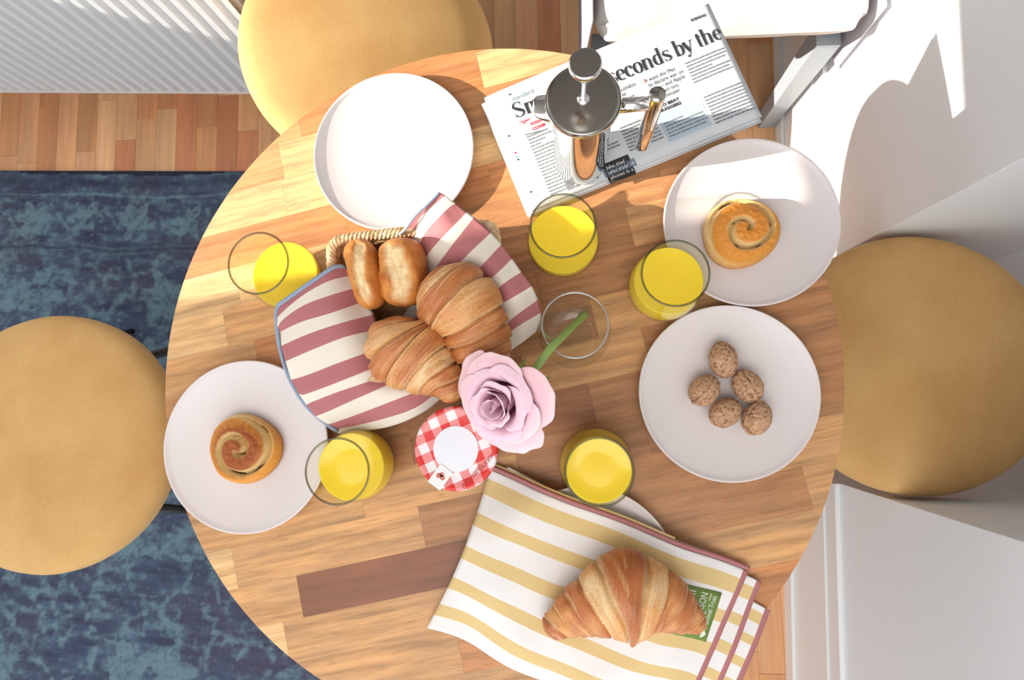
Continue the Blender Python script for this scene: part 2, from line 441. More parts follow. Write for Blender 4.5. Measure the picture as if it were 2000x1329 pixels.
# ------------------------------------------------------------------ radiator
def make_radiator():
    a = Vector((-1.80, .7775, 0)); b = Vector((-.603, .7238, 0)); d = (b-a).normalized(); nrm = Vector((d.y, -d.x, 0))
    root = empty('radiator', tuple((a+b)/2)); tag(root, 'white ribbed panel radiator standing above the wooden floor', 'radiator')
    o0 = (a+b)/2
    L = (b-a).length; pitch = .0325; z0, z1 = .120, .72
    cols_ = []; 
    prof = ((0, 0), (.14, 0), (.36, 1), (.78, 1))
    s = 0; k = 0
    while s < L:
        for p, h in prof: cols_.append((s + p*pitch, h))
        s += pitch
    zs = [(z0, 0), (z0+.022, 0), (z0+.024, .0), (z0+.040, 1), (z1-.045, 1), (z1-.03, 0), (z1, 0)]
    v = []
    for s, h in cols_:
        for z, k in zs:
            p = a + d*s + nrm*(h*k*.017) - o0; v.append((p.x, p.y, z))
    ob('front_panel', v, [tuple(reversed(q)) for q in grid_f(len(cols_), len(zs))], M_RADI, root, smooth=False)
    def bar(name, n0, n1, za, zb):
        q = [a + nrm*n0, b + nrm*n0, b + nrm*n1, a + nrm*n1]
        v = [((p-o0).x, (p-o0).y, z) for z in (za, zb) for p in q]
        ob(name, v, [(0, 1, 2, 3), (7, 6, 5, 4), (4, 5, 1, 0), (5, 6, 2, 1), (6, 7, 3, 2), (7, 4, 0, 3)], M_RADI, root, smooth=False)
    bar('back_panel', -.06, -.001, z0, z1); bar('top_grille', -.062, .002, z1+.0005, z1+.012)
make_radiator()

# ------------------------------------------------------------------ table
TC, TR = (-.093, .028), .4065
GA = math.radians(13.4)
def clip_circle(x0, x1, y0, y1, R, n=220):
    """polygon of a board rectangle cut by the round outline"""
    poly = [(R*math.cos(2*PI*i/n), R*math.sin(2*PI*i/n)) for i in range(n)]
    for ax, lim, sg in ((0, x0, 1), (0, x1, -1), (1, y0, 1), (1, y1, -1)):
        out = []
        for i, p in enumerate(poly):
            q = poly[(i+1) % len(poly)]; dp, dq = sg*(p[ax]-lim), sg*(q[ax]-lim)
            if dp >= 0: out.append(p)
            if dp*dq < 0: t = dp/(dp-dq); out.append((p[0]+(q[0]-p[0])*t, p[1]+(q[1]-p[1])*t))
        poly = out
        if len(poly) < 3: return []
    return poly
TABLE = empty('round_table', (TC[0], TC[1], 0)); tag(TABLE, 'round butcher block table with acacia strip top in the middle', 'table')
WL, WM, WO, WB, WD, WK = srgb(222, 180, 130), srgb(202, 154, 106), srgb(196, 134, 88), srgb(178, 128, 88), srgb(160, 110, 76), srgb(128, 82, 62)
def row_of(px, py):
    x, y = W(px, py, T); x -= TC[0]; y -= TC[1]
    return x*math.cos(GA) + y*math.sin(GA), -x*math.sin(GA) + y*math.cos(GA)
V0 = row_of(386, 467)[1]; RP = .0483
rows = {}  # k: list of (pixel at the stave's end, colour)
spec = {
    -5: [(9, WM)], -4: [((800, 140), WM), (9, WL)], -3: [((690, 200), WO), (9, WO)], -2: [((590, 270), WM), ((950, 190), WO), (9, WL)],
    -1: [((560, 370), WM), ((900, 260), WL), (9, WB)], 0: [((556, 385), WL), ((985, 330), WL), (9, WM)],
    1: [((680, 440), WO), ((960, 360), WO), ((1080, 380), WO), (9, WM)], 2: [((470, 590), WL), ((900, 420), WL), ((1300, 380), WB), (9, WB)],
    3: [((440, 640), WL), ((800, 560), WM), ((1240, 480), WB), (9, WM)], 4: [((500, 690), WM), ((1050, 560), WO), ((1290, 520), WB), (9, WB)],
    5: [((900, 700), WB), ((1158, 610), WB), ((1500, 560), WM), (9, WB)], 6: [((430, 830), WM), ((1020, 700), WD), ((1255, 655), WM), (9, WB)],
    7: [((800, 860), WB), ((1150, 760), WD), (9, WB)], 8: [((700, 940), WM), ((1000, 860), WM), ((1250, 800), WB), (9, WB)],
    9: [((450, 1060), WL), ((820, 1010), WM), ((1400, 860), WB), (9, WM)], 10: [((590, 1190), WM), ((930, 1100), WK), ((1585, 980), WB), (9, WM)],
    11: [((560, 1260), WL), ((1000, 1160), WM), ((1300, 1050), WM), (9, WM)], 12: [((900, 1280), WM), ((1560, 1060), WO), (9, WB)],
    13: [((760, 1320), WL), ((1400, 1200), WM), (9, WM)], 14: [((900, 1400), WM), (9, WO)], 15: [(9, WM)], 16: [(9, WB)]}
edges_y = {}
for k in range(-6, 18): edges_y[k] = V0 - (k)*RP       # lower bound of row k-1 / upper of row k
th = .026
for k, segs in spec.items():
    y1, y0 = V0 - (k-1)*RP, V0 - k*RP
    xa = -TR - .01
    for e, c in segs:
        xb = TR + .01 if e == 9 else row_of(*e)[0]
        if xb <= xa + .01: continue
        poly = clip_circle(xa, xb, y0, y1, TR)
        xa = xb
        if len(poly) < 3: continue
        cx = sum(p[0] for p in poly)/len(poly); cy = sum(p[1] for p in poly)/len(poly)
        n = len(poly); v = []
        for z, g in ((-th, .001), (-th+.002, .00002), (-.0002, .00002), (0, .00014)):
            for p in poly:
                dx, dy = p[0]-cx, p[1]-cy; l = math.hypot(dx, dy) or 1
                v.append((dx - dx/l*g, dy - dy/l*g, z))
        f = [tuple(range(n-1, -1, -1)), tuple(range(3*n, 4*n))] + [(r*n+i, r*n+(i+1) % n, (r+1)*n+(i+1) % n, (r+1)*n+i) for r in range(3) for i in range(n)]
        o = ob('stave', v, f, M_TABLE, TABLE, smooth=False)
        o.location = (cx*math.cos(GA)-cy*math.sin(GA), cx*math.sin(GA)+cy*math.cos(GA), T); o.rotation_euler = (0, 0, GA)
        q = random.uniform(.92, 1.06); o.color = (c[0]*q, c[1]*q, c[2]*q, 1)
v, f = lathe_vf([(.03, .02), (.03, T-th-.012), (.16, T-th-.010), (.16, T-th-.0004)], 32, True, True); ob('pedestal', v, f, M_BLACK, TABLE)
v, f = lathe_vf([(.2, .0098), (.2, .016), (.05, .0196)], 40, True, True); ob('foot', v, f, M_BLACK, TABLE)

# ------------------------------------------------------------------ round stools
def stool(name, c, r, z, label, legs, tilt=0):
    root = empty(name, (c[0], c[1], 0)); tag(root, label, 'stool', 'round mustard velvet stools around the table')
    prof = [(r-.03, z-.085), (r-.012, z-.083), (r-.003, z-.07), (r, z-.05), (r-.001, z-.036), (r-.006, z-.024), (r-.016, z-.015), (r-.035, z-.008), (r*.7, z-.002), (r*.35, z+.004), (.002, z+.006)]
    v, f = lathe_vf(prof, 96, True, True); st_ = ob('seat', [(p[0], p[1], p[2]-z) for p in v], f, M_VELVET, root, loc=(0, 0, z), rot=(0, tilt, 0))
    v, f = lathe_vf([(r-.05, z-.0975), (r-.05, z-.0855)], 48, True, True); ob('seat_base', v, f, M_BLACK, root)
    for (p, q) in legs:
        v, f = tube_vf([(q[0]-c[0], q[1]-c[1], q[2]), (p[0]-c[0], p[1]-c[1], p[2])], [.0065, .0095], 14); ob('leg', v, f, M_BLACK, root)
def leg_top(c, x, y, z): return (x, y, z)
ZS = .46
cl = ((W(57, 611, ZS)[0] + W(57, 1138, ZS)[0])/2 + .006, -.0923)
stool('round_stool', cl, .2358, ZS, 'round mustard velvet stool on the rug at the left',
      [((-.812, -.215, ZS-.098), (-.788, -.294, .0095)), ((-.828, .065, ZS-.098), (-.802, .165, .0095)),
       ((-1.07, -.215, ZS-.098), (-1.12, -.29, .0095)), ((-1.07, .065, ZS-.098), (-1.12, .16, .0095))])
cr = (.5645, .0577)
stool('round_stool', cr, .2125, ZS, 'round mustard velvet stool at the right against the white wall',
      [((.462, .170, ZS-.098), (.455, .216, .0008)), ((.462, -.085, ZS-.098), (.455, -.127, .0008)),
       ((.66, .165, ZS-.098), (.70, .20, .0008)), ((.66, -.06, ZS-.098), (.70, -.09, .0008))])
ct = (-.3555, .6445)
stool('round_stool', ct, .2325, ZS, 'round mustard velvet stool half in sun beside the radiator',
      [((-.47, .545, ZS-.098), (-.50, .47, .0098)), ((-.26, .545, ZS-.098), (-.22, .50, .0098)),
       ((-.45, .74, ZS-.098), (-.50, .775, .0005)), ((-.26, .74, ZS-.098), (-.22, .79, .0005))], tilt=math.radians(13.5))

# ------------------------------------------------------------------ grey chair at the top right
def armchair():
    root = empty('side_chair', (.29, .95, 0)); tag(root, 'grey chair with a loose white seat cushion, behind the newspaper', 'chair')
    ox, oy = .29, .95
    # cushion: rounded, slightly sagging pillow box
    x0, x1, y0, y1, za, zb = .050, .510, .620, 1.12, .400, .495
    nu, nv = 48, 40; v = []
    for s in (1, -1):
        for i in range(nu):
            for j in range(nv):
                a, b = -1 + 2*i/(nu-1), -1 + 2*j/(nv-1)
                e = (max(0, 1 - abs(a)**7))**.42 * (max(0, 1 - abs(b)**7))**.42
                x = lerp(x0, x1, (a+1)/2); y = lerp(y0, y1, (b+1)/2)
                r = .045*(max(0, abs(a)-.88)/.12)**2*(max(0, abs(b)-.86)/.14)**2
                x -= math.copysign(r, a); y -= math.copysign(r, b)
                w = .004*nz(x*9, y*9) + .003*nz(x*30, y*12)
                v.append((x-ox, y-oy, (za+zb)/2 + s*((zb-za)/2*e) + w*e))
    f = [tuple(reversed(q)) for q in grid_f(nu, nv)]; f = [q if True else q for q in grid_f(nu, nv)] + [tuple(k+nu*nv for k in reversed(q)) for q in grid_f(nu, nv)]
    ob('seat_cushion', v, f, M_CUSH, root)
    box('seat_rail', .075-ox, .500-ox, .700-oy, 1.09-oy, .350, .397, mat('dark_grey_rail', srgb(74, 74, 80), .6), root, .004)
    # legs: square, tapering to the floor
    for (x, y) in ((.487, .676), (.072, .676), (.487, 1.07), (.072, 1.07)):
        t, b = .022, .017; v = []
        for z, h in ((.0006, b), (.3495, t)): v += [(x-ox-h, y-oy-h, z), (x-ox+h, y-oy-h, z), (x-ox+h, y-oy+h, z), (x-ox-h, y-oy+h, z)]
        ob('leg', v, [(3, 2, 1, 0), (4, 5, 6, 7), (0, 1, 5, 4), (1, 2, 6, 5), (2, 3, 7, 6), (3, 0, 4, 7)], M_GREYW, root, smooth=False)
    # loose grey cover hanging over the sides
    for nm, xs in (('side_cover', .044), ('side_cover', .517)):
        nu, nv = 26, 12; v = []
        for i in range(nu):
            for j in range(nv):
                y = lerp(.635, 1.10, i/(nu-1)); z = lerp(.485, .25 + .05*sst(.74, .635, y), j/(nv-1))
                x = xs + (.002 if xs > .3 else -.016)*(j/(nv-1))
                v.append((x-ox, y-oy, z))
        o = ob(nm, v, grid_f(nu, nv), M_GREYF, root); m = o.modifiers.new('s', 'SOLIDIFY'); m.thickness = .003
    # back rest cloth beyond the seat, folded over the cushion's rear
    nu, nv = 30, 14; v = []
    for i in range(nu):
        for j in range(nv):
            x = lerp(.034, .520, i/(nu-1)); s = j/(nv-1)
            y = .672 + .42*s; z = .501 + .004*math.sin(x*40) + .40*max(0, s-.75)
            v.append((x-ox, y-oy, z))
    o = ob('back_cover', v, grid_f(nu, nv), M_GREYF, root); m = o.modifiers.new('s', 'SOLIDIFY'); m.thickness = .004
armchair()

# ------------------------------------------------------------------ plates
def plate_mesh(R):
    zi = lambda r: .0045 + .0135*(r/R)**3.2
    p = [(.046, 0), (.050, 0), (.053, .0022), (.064, .0030)] + [(r, zi(r)-.0034) for r in np.linspace(.070, R-.002, 8)] + [(R, zi(R)-.0018), (R-.0004, zi(R)+.0002), (R-.0018, zi(R)+.0004)]
    p += [(r, zi(r)) for r in np.linspace(R-.0035, .004, 22)]
    return lathe_vf(p, 96, True, True)
def plate(u, v_, c, R, label):
    v, f = plate_mesh(R); o = ob('plate', v, f, M_PLATE, None, loc=(c[0], c[1], T+.0003))
    tag(o, label, 'plate', 'pinkish white plates on the table'); return o
plate(0, 0, (-.2109, .2976), .1000, 'empty pinkish white plate beside the newspaper')
plate(0, 0, (.2111, .2014), .0985, 'pinkish white plate with the sunlit swirl bun')
plate(0, 0, (.1811, .0057), .0990, 'pinkish white plate holding five walnuts')
plate(0, 0, (-.3810, -.0622), .1025, 'pinkish white plate with the browner swirl bun, left of the jam jar')
P5 = W(1148, 1130, T+.022)
plate(0, 0, P5, .0990, 'pinkish white plate mostly hidden under the yellow striped napkin')

# ------------------------------------------------------------------ glasses
GP = [(.0, .0), (.022, .0), (.027, .0015), (.0325, .008), (.0385, .020), (.0414, .033), (.0405, .046), (.0375, .064), (.0352, .082), (.0342, .0985)]
def gl_r(z):
    for (r0, z0), (r1, z1) in zip(GP[1:], GP[2:]):
        if z0 <= z <= z1: return lerp(r0, r1, (z-z0)/(z1-z0))
    return .0342
wall_t = .0014
def drinking_glass(name, c, level, label, cat, group=None):
    root = empty(name, (c[0], c[1], T+.0005)); tag(root, label, cat, group)
    outer = [(gl_r(z), z) for z in np.linspace(.0002, .0985, 26)]
    inner = [(gl_r(z)-wall_t, z) for z in np.linspace(.0985, .006, 24)] + [(.012, .0045), (.001, .0042)]
    v, f = lathe_vf(outer + inner, 64, True, True); ob('glass', v, f, M_GLASS, root)
    rp = [(.0342 - wall_t/2 + .0011*math.cos(a), .0990 + .0009*math.sin(a)) for a in np.linspace(-.4*PI, 1.4*PI, 9)]
    v, f = lathe_vf(rp, 64, False, False); ob('rim', v, f, M_RIM if level else M_RIMC, root)
    if level:
        pr = [(.010, .0052), (.020, .0055)] + [(gl_r(z)-wall_t-.0004, z) for z in np.linspace(.0068, level, 18)]
        r = pr[-1][0]; pr += [(r-.0008, level-.0004), (r*.5, level-.0006), (.001, level-.0006)]
        v, f = lathe_vf(pr, 64, True, True); ob('juice', v, f, M_JUICE, root)
    return root
GRP = 'glasses of orange juice on the table'
drinking_glass('juice_glass', (-.0030, .1761), .045, 'glass of orange juice in front of the newspaper', 'glass', GRP)
drinking_glass('juice_glass', (.1102, .1249), .061, 'glass of orange juice between the swirl bun plate and the empty glass', 'glass', GRP)
drinking_glass('juice_glass', (.0331, -.0741), .082, 'fullest glass of orange juice at the top edge of the yellow napkin', 'glass', GRP)
drinking_glass('juice_glass', (-.2345, -.0786), .060, 'glass of orange juice beside the red gingham jam jar', 'glass', GRP)
drinking_glass('juice_glass', (-.3306, .1407), .038, 'least filled glass of orange juice, left of the bread basket', 'glass', GRP)
drinking_glass('glass_vase', (.0094, .0725), None, 'clear empty glass holding the rose stem', 'glass')

# ------------------------------------------------------------------ newspaper
NZ = T + .0135
n_tl, n_tr, n_bl = Vector(W(945, 190, NZ)), Vector(W(1385, 5, NZ)), Vector(W(1040, 410, NZ))
n_ux = (n_tr - n_tl); NL = n_ux.length; n_ux.normalize(); n_uy = Vector((n_ux.y, -n_ux.x)); NH = (n_bl - n_tl).dot(n_uy)
NANG = math.atan2(n_ux.y, n_ux.x)
def nloc(u, v):
    p = Vector(W(u, v, NZ)) - n_tl; return p.dot(n_ux), p.dot(n_uy)
def nsurf(x, y):
    """top page height above the pile's base plane"""
    e = min(x, NL-x); z = .0135 - .0022*math.exp(-max(0, x)/.008) - .0018*math.exp(-max(0, NL-x)/.010)
    return z + .0006*math.sin(x*22 + y*14)*math.sin(y*18)
NEWS = empty('newspaper', (n_tl.x, n_tl.y, T), NANG); tag(NEWS, 'folded broadsheet newspaper lying under the steel coffee press', 'newspaper')
M_PAPER = mat('newsprint', srgb(206, 209, 213), .8, spec=.1)
M_INK = mat('black_ink', srgb(52, 55, 60), .8, spec=.1); M_GREYINK = mat('grey_text_ink', srgb(122, 126, 130), .8, spec=.1)
M_BLUEBOX = mat('pale_blue_print', srgb(176, 192, 206), .8, spec=.1); M_REDINK = mat('red_ink', srgb(190, 44, 62), .8, spec=.1)
M_DARKBOX = mat('dark_print_box', srgb(58, 56, 54), .8, spec=.1); M_WINK = mat('white_ink', srgb(225, 225, 225), .8, spec=.1); M_BLINK = mat('slate_ink', srgb(120, 138, 156), .8, spec=.1)
def sheet(name, x0, x1, y0, y1, zf, th, skew=0):
    nu, nv = 40, 16; v = []
    for s in (0, 1):
        for i in range(nu):
            for j in range(nv):
                x, y = lerp(x0, x1, i/(nu-1)), lerp(y0, y1, j/(nv-1)); z = zf(x, y)
                v.append((x + skew*y, -y, z - s*th))
    n = nu*nv; f = [tuple(reversed(q)) for q in grid_f(nu, nv)] + [tuple(k+n for k in q) for q in grid_f(nu, nv)]
    b = [i*nv for i in range(nu)] + [(nu-1)*nv+j for j in range(1, nv)] + [i*nv+nv-1 for i in range(nu-2, -1, -1)] + [j for j in range(nv-2, 0, -1)]
    L = len(b); f += [(b[i], b[(i+1) % L], b[(i+1) % L]+n, b[i]+n) for i in range(L)]
    return ob(name, v, f, M_PAPER, NEWS)
sheet('page', 0, NL, 0, NH, nsurf, .0022)
sheet('page', -.0035, NL-.001, .0065, NH+.0028, lambda x, y: min(.0096, nsurf(x, y)-.0026), .0022, -.004)
sheet('page', -.0055, NL-.003, .0035, NH+.0010, lambda x, y: .0072, .0022, .003)
sheet('page', -.0045, NL+.001, .0050, NH+.0036, lambda x, y: .0048, .0021, -.002)
sheet('page', -.0025, NL-.002, .0020, NH+.0018, lambda x, y: .0025, .0021, .001)
PZ = .00035
def on_page(pts, lift=PZ): return [(x, -y, nsurf(x, y)+lift) for x, y in pts]
def print_quads(name, quads, m, lift=PZ, stuff=False):
    v = []; f = []
    for q in quads: n = len(v); v += on_page(q, lift); f.append((n+3, n+2, n+1, n))
    o = ob(name, v, f, m, NEWS, smooth=False)
    if stuff: o['kind'] = 'stuff'
    return o
def text_mesh(txt, size, shear=0, sx=1.0, bold=0.0):
    cu = bpy.data.curves.new('t', 'FONT'); cu.body = txt; cu.size = size; cu.shear = shear; cu.resolution_u = 3; cu.offset = bold
    o = bpy.data.objects.new('t', cu); COL.objects.link(o); bpy.context.view_layer.update()
    dg = bpy.context.evaluated_depsgraph_get(); me = bpy.data.meshes.new_from_object(o.evaluated_get(dg))
    v = [(p.co.x*sx, p.co.y) for p in me.vertices]; f = [tuple(p.vertices) for p in me.polygons]
    bpy.data.objects.remove(o); bpy.data.curves.remove(cu); bpy.data.meshes.remove(me)
    return v, f
def page_text(name, txt, u, v_, h, m, width=None, ang=0.0, **k):
    """txt with its baseline starting at measured point (u, v), cap height h metres"""
    x, y = nloc(u, v_); v, f = text_mesh(txt, h/.7, **k)
    if width:
        w = max(p[0] for p in v); v = [(p[0]*width/w, p[1]) for p in v]
    ca, sa = math.cos(ang), math.sin(ang)
    pts = [(x + p[0]*ca - p[1]*sa, y - (p[0]*sa + p[1]*ca)) for p in v]
    pv_ = on_page(pts, PZ*1.8)
    return ob(name, pv_, f, m, NEWS, smooth=False)
# the headline: high contrast serif letters drawn as pen strokes
THK, THN = .25, .045
def pen(path, thk=THK, thn=THN):
    P = [Vector(p) for p in path]; v = []; f = []
    for i, p in enumerate(P):
        t = (P[min(i+1, len(P)-1)] - P[max(i-1, 0)]).normalized(); n = Vector((-t.y, t.x))
        w = thn + (thk-thn)*abs(n.x)**1.6; v += [tuple(p + n*w/2), tuple(p - n*w/2)]
    for i in range(len(P)-1): f.append((2*i, 2*i+1, 2*i+3, 2*i+2))
    return v, f
def arc(cx, cy, rx, ry, a0, a1, n=18): return [(cx + rx*math.cos(math.radians(a)), cy + ry*math.sin(math.radians(a))) for a in np.linspace(a0, a1, n)]
def rect(x0, x1, y0, y1): return [(x0, y0), (x1, y0), (x1, y1), (x0, y1)], [(0, 1, 2, 3)]
def blob(cx, cy, r): return [(cx + r*math.cos(2*PI*i/14), cy + r*math.sin(2*PI*i/14)) for i in range(14)], [tuple(range(14))]
def stem(x, y0, y1, s0=True, s1=True):
    out = [rect(x-THK/2, x+THK/2, y0, y1)]
    if s0: out.append(rect(x-THK/2-.09, x+THK/2+.09, y0, y0+.04))
    if s1: out.append(rect(x-THK/2-.11, x, y1-.05, y1))
    return out
def s_shape(h, w):
    k = h
    pts = arc(w*.5, k*.74, w*.36, k*.235, 25, 190, 14) + [(w*.30, k*.60), (w*.5, k*.5), (w*.70, k*.40)] + arc(w*.5, k*.26, w*.38, k*.235, 10, -160, 14)
    P = crom([(*p, 0) for p in pts], 60)[:, :2]
    v = []; f = []
    for i in range(60):
        t = P[min(i+1, 59)] - P[max(i-1, 0)]; t = t/np.linalg.norm(t); n = np.array([-t[1], t[0]])
        mid = math.exp(-((i/59-.5)/.2)**2); wv = .05 + .20*mid + .05*abs(n[0]); v += [tuple(P[i]+n*wv/2), tuple(P[i]-n*wv/2)]
    f = [(2*i, 2*i+1, 2*i+3, 2*i+2) for i in range(59)]
    return [(v, f), rect(w*.80-.02, w*.80+.03, k*.70, k*.96), rect(w*.13-.02, w*.13+.03, k*.03, k*.32)]
def letter(ch):
    if ch == 's': return s_shape(1.0, .74), .78
    if ch == 'S': return s_shape(1.42, .95), 1.02
    if ch == 'e': return [pen([(.14, .54), (.72, .54)], .05, .05), pen(arc(.43, .5, .31, .48, 5, 305, 34))], .84
    if ch == 'c': return [pen(arc(.44, .5, .32, .48, 40, 312, 34)), blob(.66, .76, .11)], .82
    if ch == 'o': return [pen(arc(.45, .5, .33, .48, 0, 360, 40))], .90
    if ch in 'nh': return stem(.2, 0, 1.0 if ch == 'n' else 1.5) + [pen([(.22, .70)] + arc(.50, .66, .26, .31, 160, 0, 16) + [(.76, .5), (.76, .02)]), rect(.54, .98, 0, .04)], 1.04
    if ch == 'm': return stem(.2, 0, 1) + [pen([(.22, .7)] + arc(.48, .66, .24, .31, 160, 0, 14) + [(.72, .02)]), pen([(.74, .7)] + arc(1.0, .66, .24, .31, 160, 0, 14) + [(1.24, .02)]), rect(.5, .92, 0, .04), rect(1.04, 1.46, 0, .04)], 1.52
    if ch == 'd': return stem(.70, 0, 1.5, True, True) + [pen(arc(.44, .49, .30, .47, 20, 340, 34))], .98
    if ch == 'b': return stem(.2, .0, 1.5, False, True) + [pen(arc(.48, .49, .30, .47, -160, 160, 34))], .88
    if ch == 'y': return [pen([(.10, .98), (.46, .05)], .30), pen([(.80, .98), (.50, .15), (.36, -.24), (.24, -.36)], .09, .06), blob(.19, -.33, .11), rect(-.04, .36, .95, 1.0), rect(.62, .98, .95, 1.0)], .88
    if ch == 't': return [pen([(.28, 1.25), (.28, .3)] + arc(.42, .2, .14, .18, 180, 300, 10)), rect(.06, .58, .94, 1.0)], .60
    return [], .36
def headline(name, txt, u, v_, xh, track=1.0, xmax=None):
    x0, y0 = nloc(u, v_); cx = 0; V = []; Fc = []
    for ch in txt:
        parts, adv = letter(ch)
        for v, f in parts:
            n = len(V)
            V += [(x0 + (cx + p[0])*xh*track, y0 - p[1]*xh) for p in v]; Fc += [tuple(i+n for i in q) for q in f]
        cx += adv
    if xmax:
        V = [(min(p[0], xmax), p[1]) for p in V]
    o = ob(name, on_page(V, PZ*2), Fc, M_INK, NEWS, smooth=False); return cx
XH = .0140
hx0 = nloc(1193, 163)[0]; hx1 = nloc(1399, 82)[0]
adv = sum(letter(c)[1] for c in 'seconds by th')
headline('headline_print', 'seconds by the', 1193, 166, XH, (hx1-hx0)/(adv*XH), NL - .0006)
headline('headline_print', 'Sm', 1008, 233, XH*1.02)
# columns of unreadable running text: word-sized bars
rt = random.Random(11)
def column(quads, x0, x1, y0, y1, pitch=.0043, skip=0):
    y = y0
    while y < y1:
        x = x0; end = x1 if rt.random() > .12 else lerp(x0, x1, rt.uniform(.4, .8))
        while x < end - .002:
            w = min(rt.uniform(.003, .010), end-x); n = 3
            quads.append([(x, y), (x+w, y), (x+w, y+pitch*.40), (x, y+pitch*.40)]); x += w + .0008
        y += pitch
q1 = []
def colpx(u0, v0, w, h, **k):
    x, y = nloc(u0, v0); column(q1, x, x+w, y, y+h, **k)
colpx(1337, 124, .049, .029); 
def lc(x, y): return (x, y)
gx = [nloc(1370, 182)[0], nloc(1296, 214)[0]]
ya = nloc(1375, 188)[1]
column(q1, gx[0], gx[0]+.050, ya+.001, NH-.012)
column(q1, gx[0]-.0545, gx[0]-.006, ya+.012, NH-.016)
xa_, ya_ = nloc(1210, 250); column(q1, xa_, xa_+.043, ya_, NH-.020)
column(q1, xa_-.049, xa_-.005, ya_+.014, NH-.034)
column(q1, nloc(1028, 268)[0], nloc(1028, 268)[0]+.030, nloc(1028, 268)[1], NH-.008)
column(q1, nloc(1100, 300)[0]-.012, nloc(1100, 300)[0]+.030, nloc(1100, 300)[1], NH-.006)
x_, y_ = nloc(1236, 343); column(q1, x_, x_+.045, y_+.001, NH-.002)
print_quads('body_text_print', q1, M_GREYINK, PZ*1.5, True)
x0_, x1_ = gx[0]-.058, gx[0]-.004
bl = [(x0_, ya), (x1_, ya), (x1_, NH-.013), (x0_, NH-.013)]
def patch(name, x0, x1, y0, y1, m, lift=PZ):
    nu, nv = 12, 12; v = on_page([(lerp(x0, x1, i/(nu-1)), lerp(y0, y1, j/(nv-1))) for i in range(nu) for j in range(nv)], lift)
    return ob(name, v, [tuple(reversed(q)) for q in grid_f(nu, nv)], m, NEWS)
patch('print_box', x0_, x1_, ya, NH-.013, M_BLUEBOX, PZ*.7)
page_text('print_text', 'HOW TO BEAT', 1262, 222, .0036, M_INK, width=.042, bold=.0002)
page_text('print_text', 'THE MUGGERS', 1266, 230, .0036, M_INK, width=.042, bold=.0002)
dx, dy = nloc(1178, 328)
patch('print_box', dx, dx+.033, dy-.004, dy+.022, M_DARKBOX, PZ*.7)
for i, s in enumerate(('bike thief', 'who stole 24', 'phones in a')): 
    v, f = text_mesh(s, .0062); ob('print_text', on_page([(dx+.003+p[0], dy+.004+i*.0066-p[1]) for p in v], PZ*1.8), f, M_WINK, NEWS, smooth=False)
px_, py_ = nloc(1186, 356); patch('print_picture', px_, px_+.040, NH-.012, NH-.002, M_BLINK, PZ*.7)
for i, s in enumerate(('I want the Met', 'to declare war on', 'this \u2014 and Apple', 'must act too,', 'says minister')):
    x, y = nloc(1263 , 161); v, f = text_mesh(s, .0073, sx=.84); ob('print_text', on_page([(x+p[0], y+i*.0066-p[1]) for p in v], PZ*1.8), f, M_INK, NEWS, smooth=False)
x, y = nloc(1257, 162); v, f = text_mesh('\u203a', .012); ob('print_text', on_page([(x+p[0], y+.001-p[1]) for p in v], PZ*1.8), f, M_REDINK, NEWS, smooth=False)
for i, s in enumerate(('in London', 'soar', 'but just', 'culprits are', 'police')):
    x, y = nloc(1203, 183); v, f = text_mesh(s, .0073, sx=.86); ob('print_text', on_page([(x+p[0], y+i*.0066-p[1]) for p in v], PZ*1.8), f, M_INK, NEWS, smooth=False)
page_text('print_text', 'standard', 1000, 199, .0058, M_BLINK)
page_text('print_text', 'TODAY', 1036, 247, .0036, M_REDINK, bold=.0002); page_text('print_text', 'COVER', 1041, 256, .0036, M_REDINK, bold=.0002)
page_text('print_text', 'EVENING', 1350, 43, .0032, M_INK, bold=.0002)
a_, b_ = nloc(1024, 264), nloc(1062, 254); print_quads('print_rule', [[a_, b_, (b_[0], b_[1]+.0009), (a_[0], a_[1]+.0009)]], M_INK)
a_, b_ = nloc(1012, 234), nloc(1020, 262); print_quads('print_emblem', [[(a_[0]+.002*i, a_[1]+.003+.0022*(i % 3)), (a_[0]+.006+.002*i, a_[1]+.004+.002*(i % 2)), (a_[0]+.006+.002*i, a_[1]+.0048+.002*(i % 2)), (a_[0]+.002*i, a_[1]+.004+.0022*(i % 3))] for i in range(5)], M_REDINK)
for (u, v_, m) in ((1007, 299, M_REDINK), (1010, 306, mat('teal_ink', srgb(70, 150, 150), .8)), (1012, 312, M_INK), (994, 266, M_INK), (996, 185, M_INK), (1037, 375, M_INK)):
    x, y = nloc(u, v_); v, f = blob(x, y, .0012); ob('print_dot', on_page(v, PZ*1.5), [tuple(reversed(f[0]))], m, NEWS, smooth=False)

# ------------------------------------------------------------------ coffee press
PC = (.0165, .2795); PB = T + .0150
PRESS = empty('coffee_press', (PC[0], PC[1], PB)); tag(PRESS, 'polished steel coffee press standing on the newspaper', 'coffee press')
H = .140
v, f = lathe_vf([(.0285, 0), (.0300, .0015), (.0302, .006), (.0302, H-.004), (.0308, H-.0012), (.0306, H-.0004)], 72, True, True); ob('body', v, f, M_CHROME, PRESS)
v, f = lathe_vf([(.0335, H), (.0352, H+.0006), (.0356, H+.004), (.0352, H+.0062), (.0342, H+.0070), (.0318, H+.0073), (.010, H+.0079), (.001, H+.0080)], 72, True, True); lid = ob('lid', v, f, M_STEEL, PRESS)
v, f = lathe_vf([(.0356, H+.0008), (.0364, H+.003), (.0364, H+.0055), (.0356, H+.0068)], 72, False, False); ob('lid_band', v, f, M_CHROME, lid)
v, f = lathe_vf([(.0062, H+.0081), (.0060, H+.0095), (.0035, H+.0108), (.0020, H+.0110), (.0019, H+.0530)], 32, True, True); ob('plunger_rod', v, f, M_CHROME, PRESS)
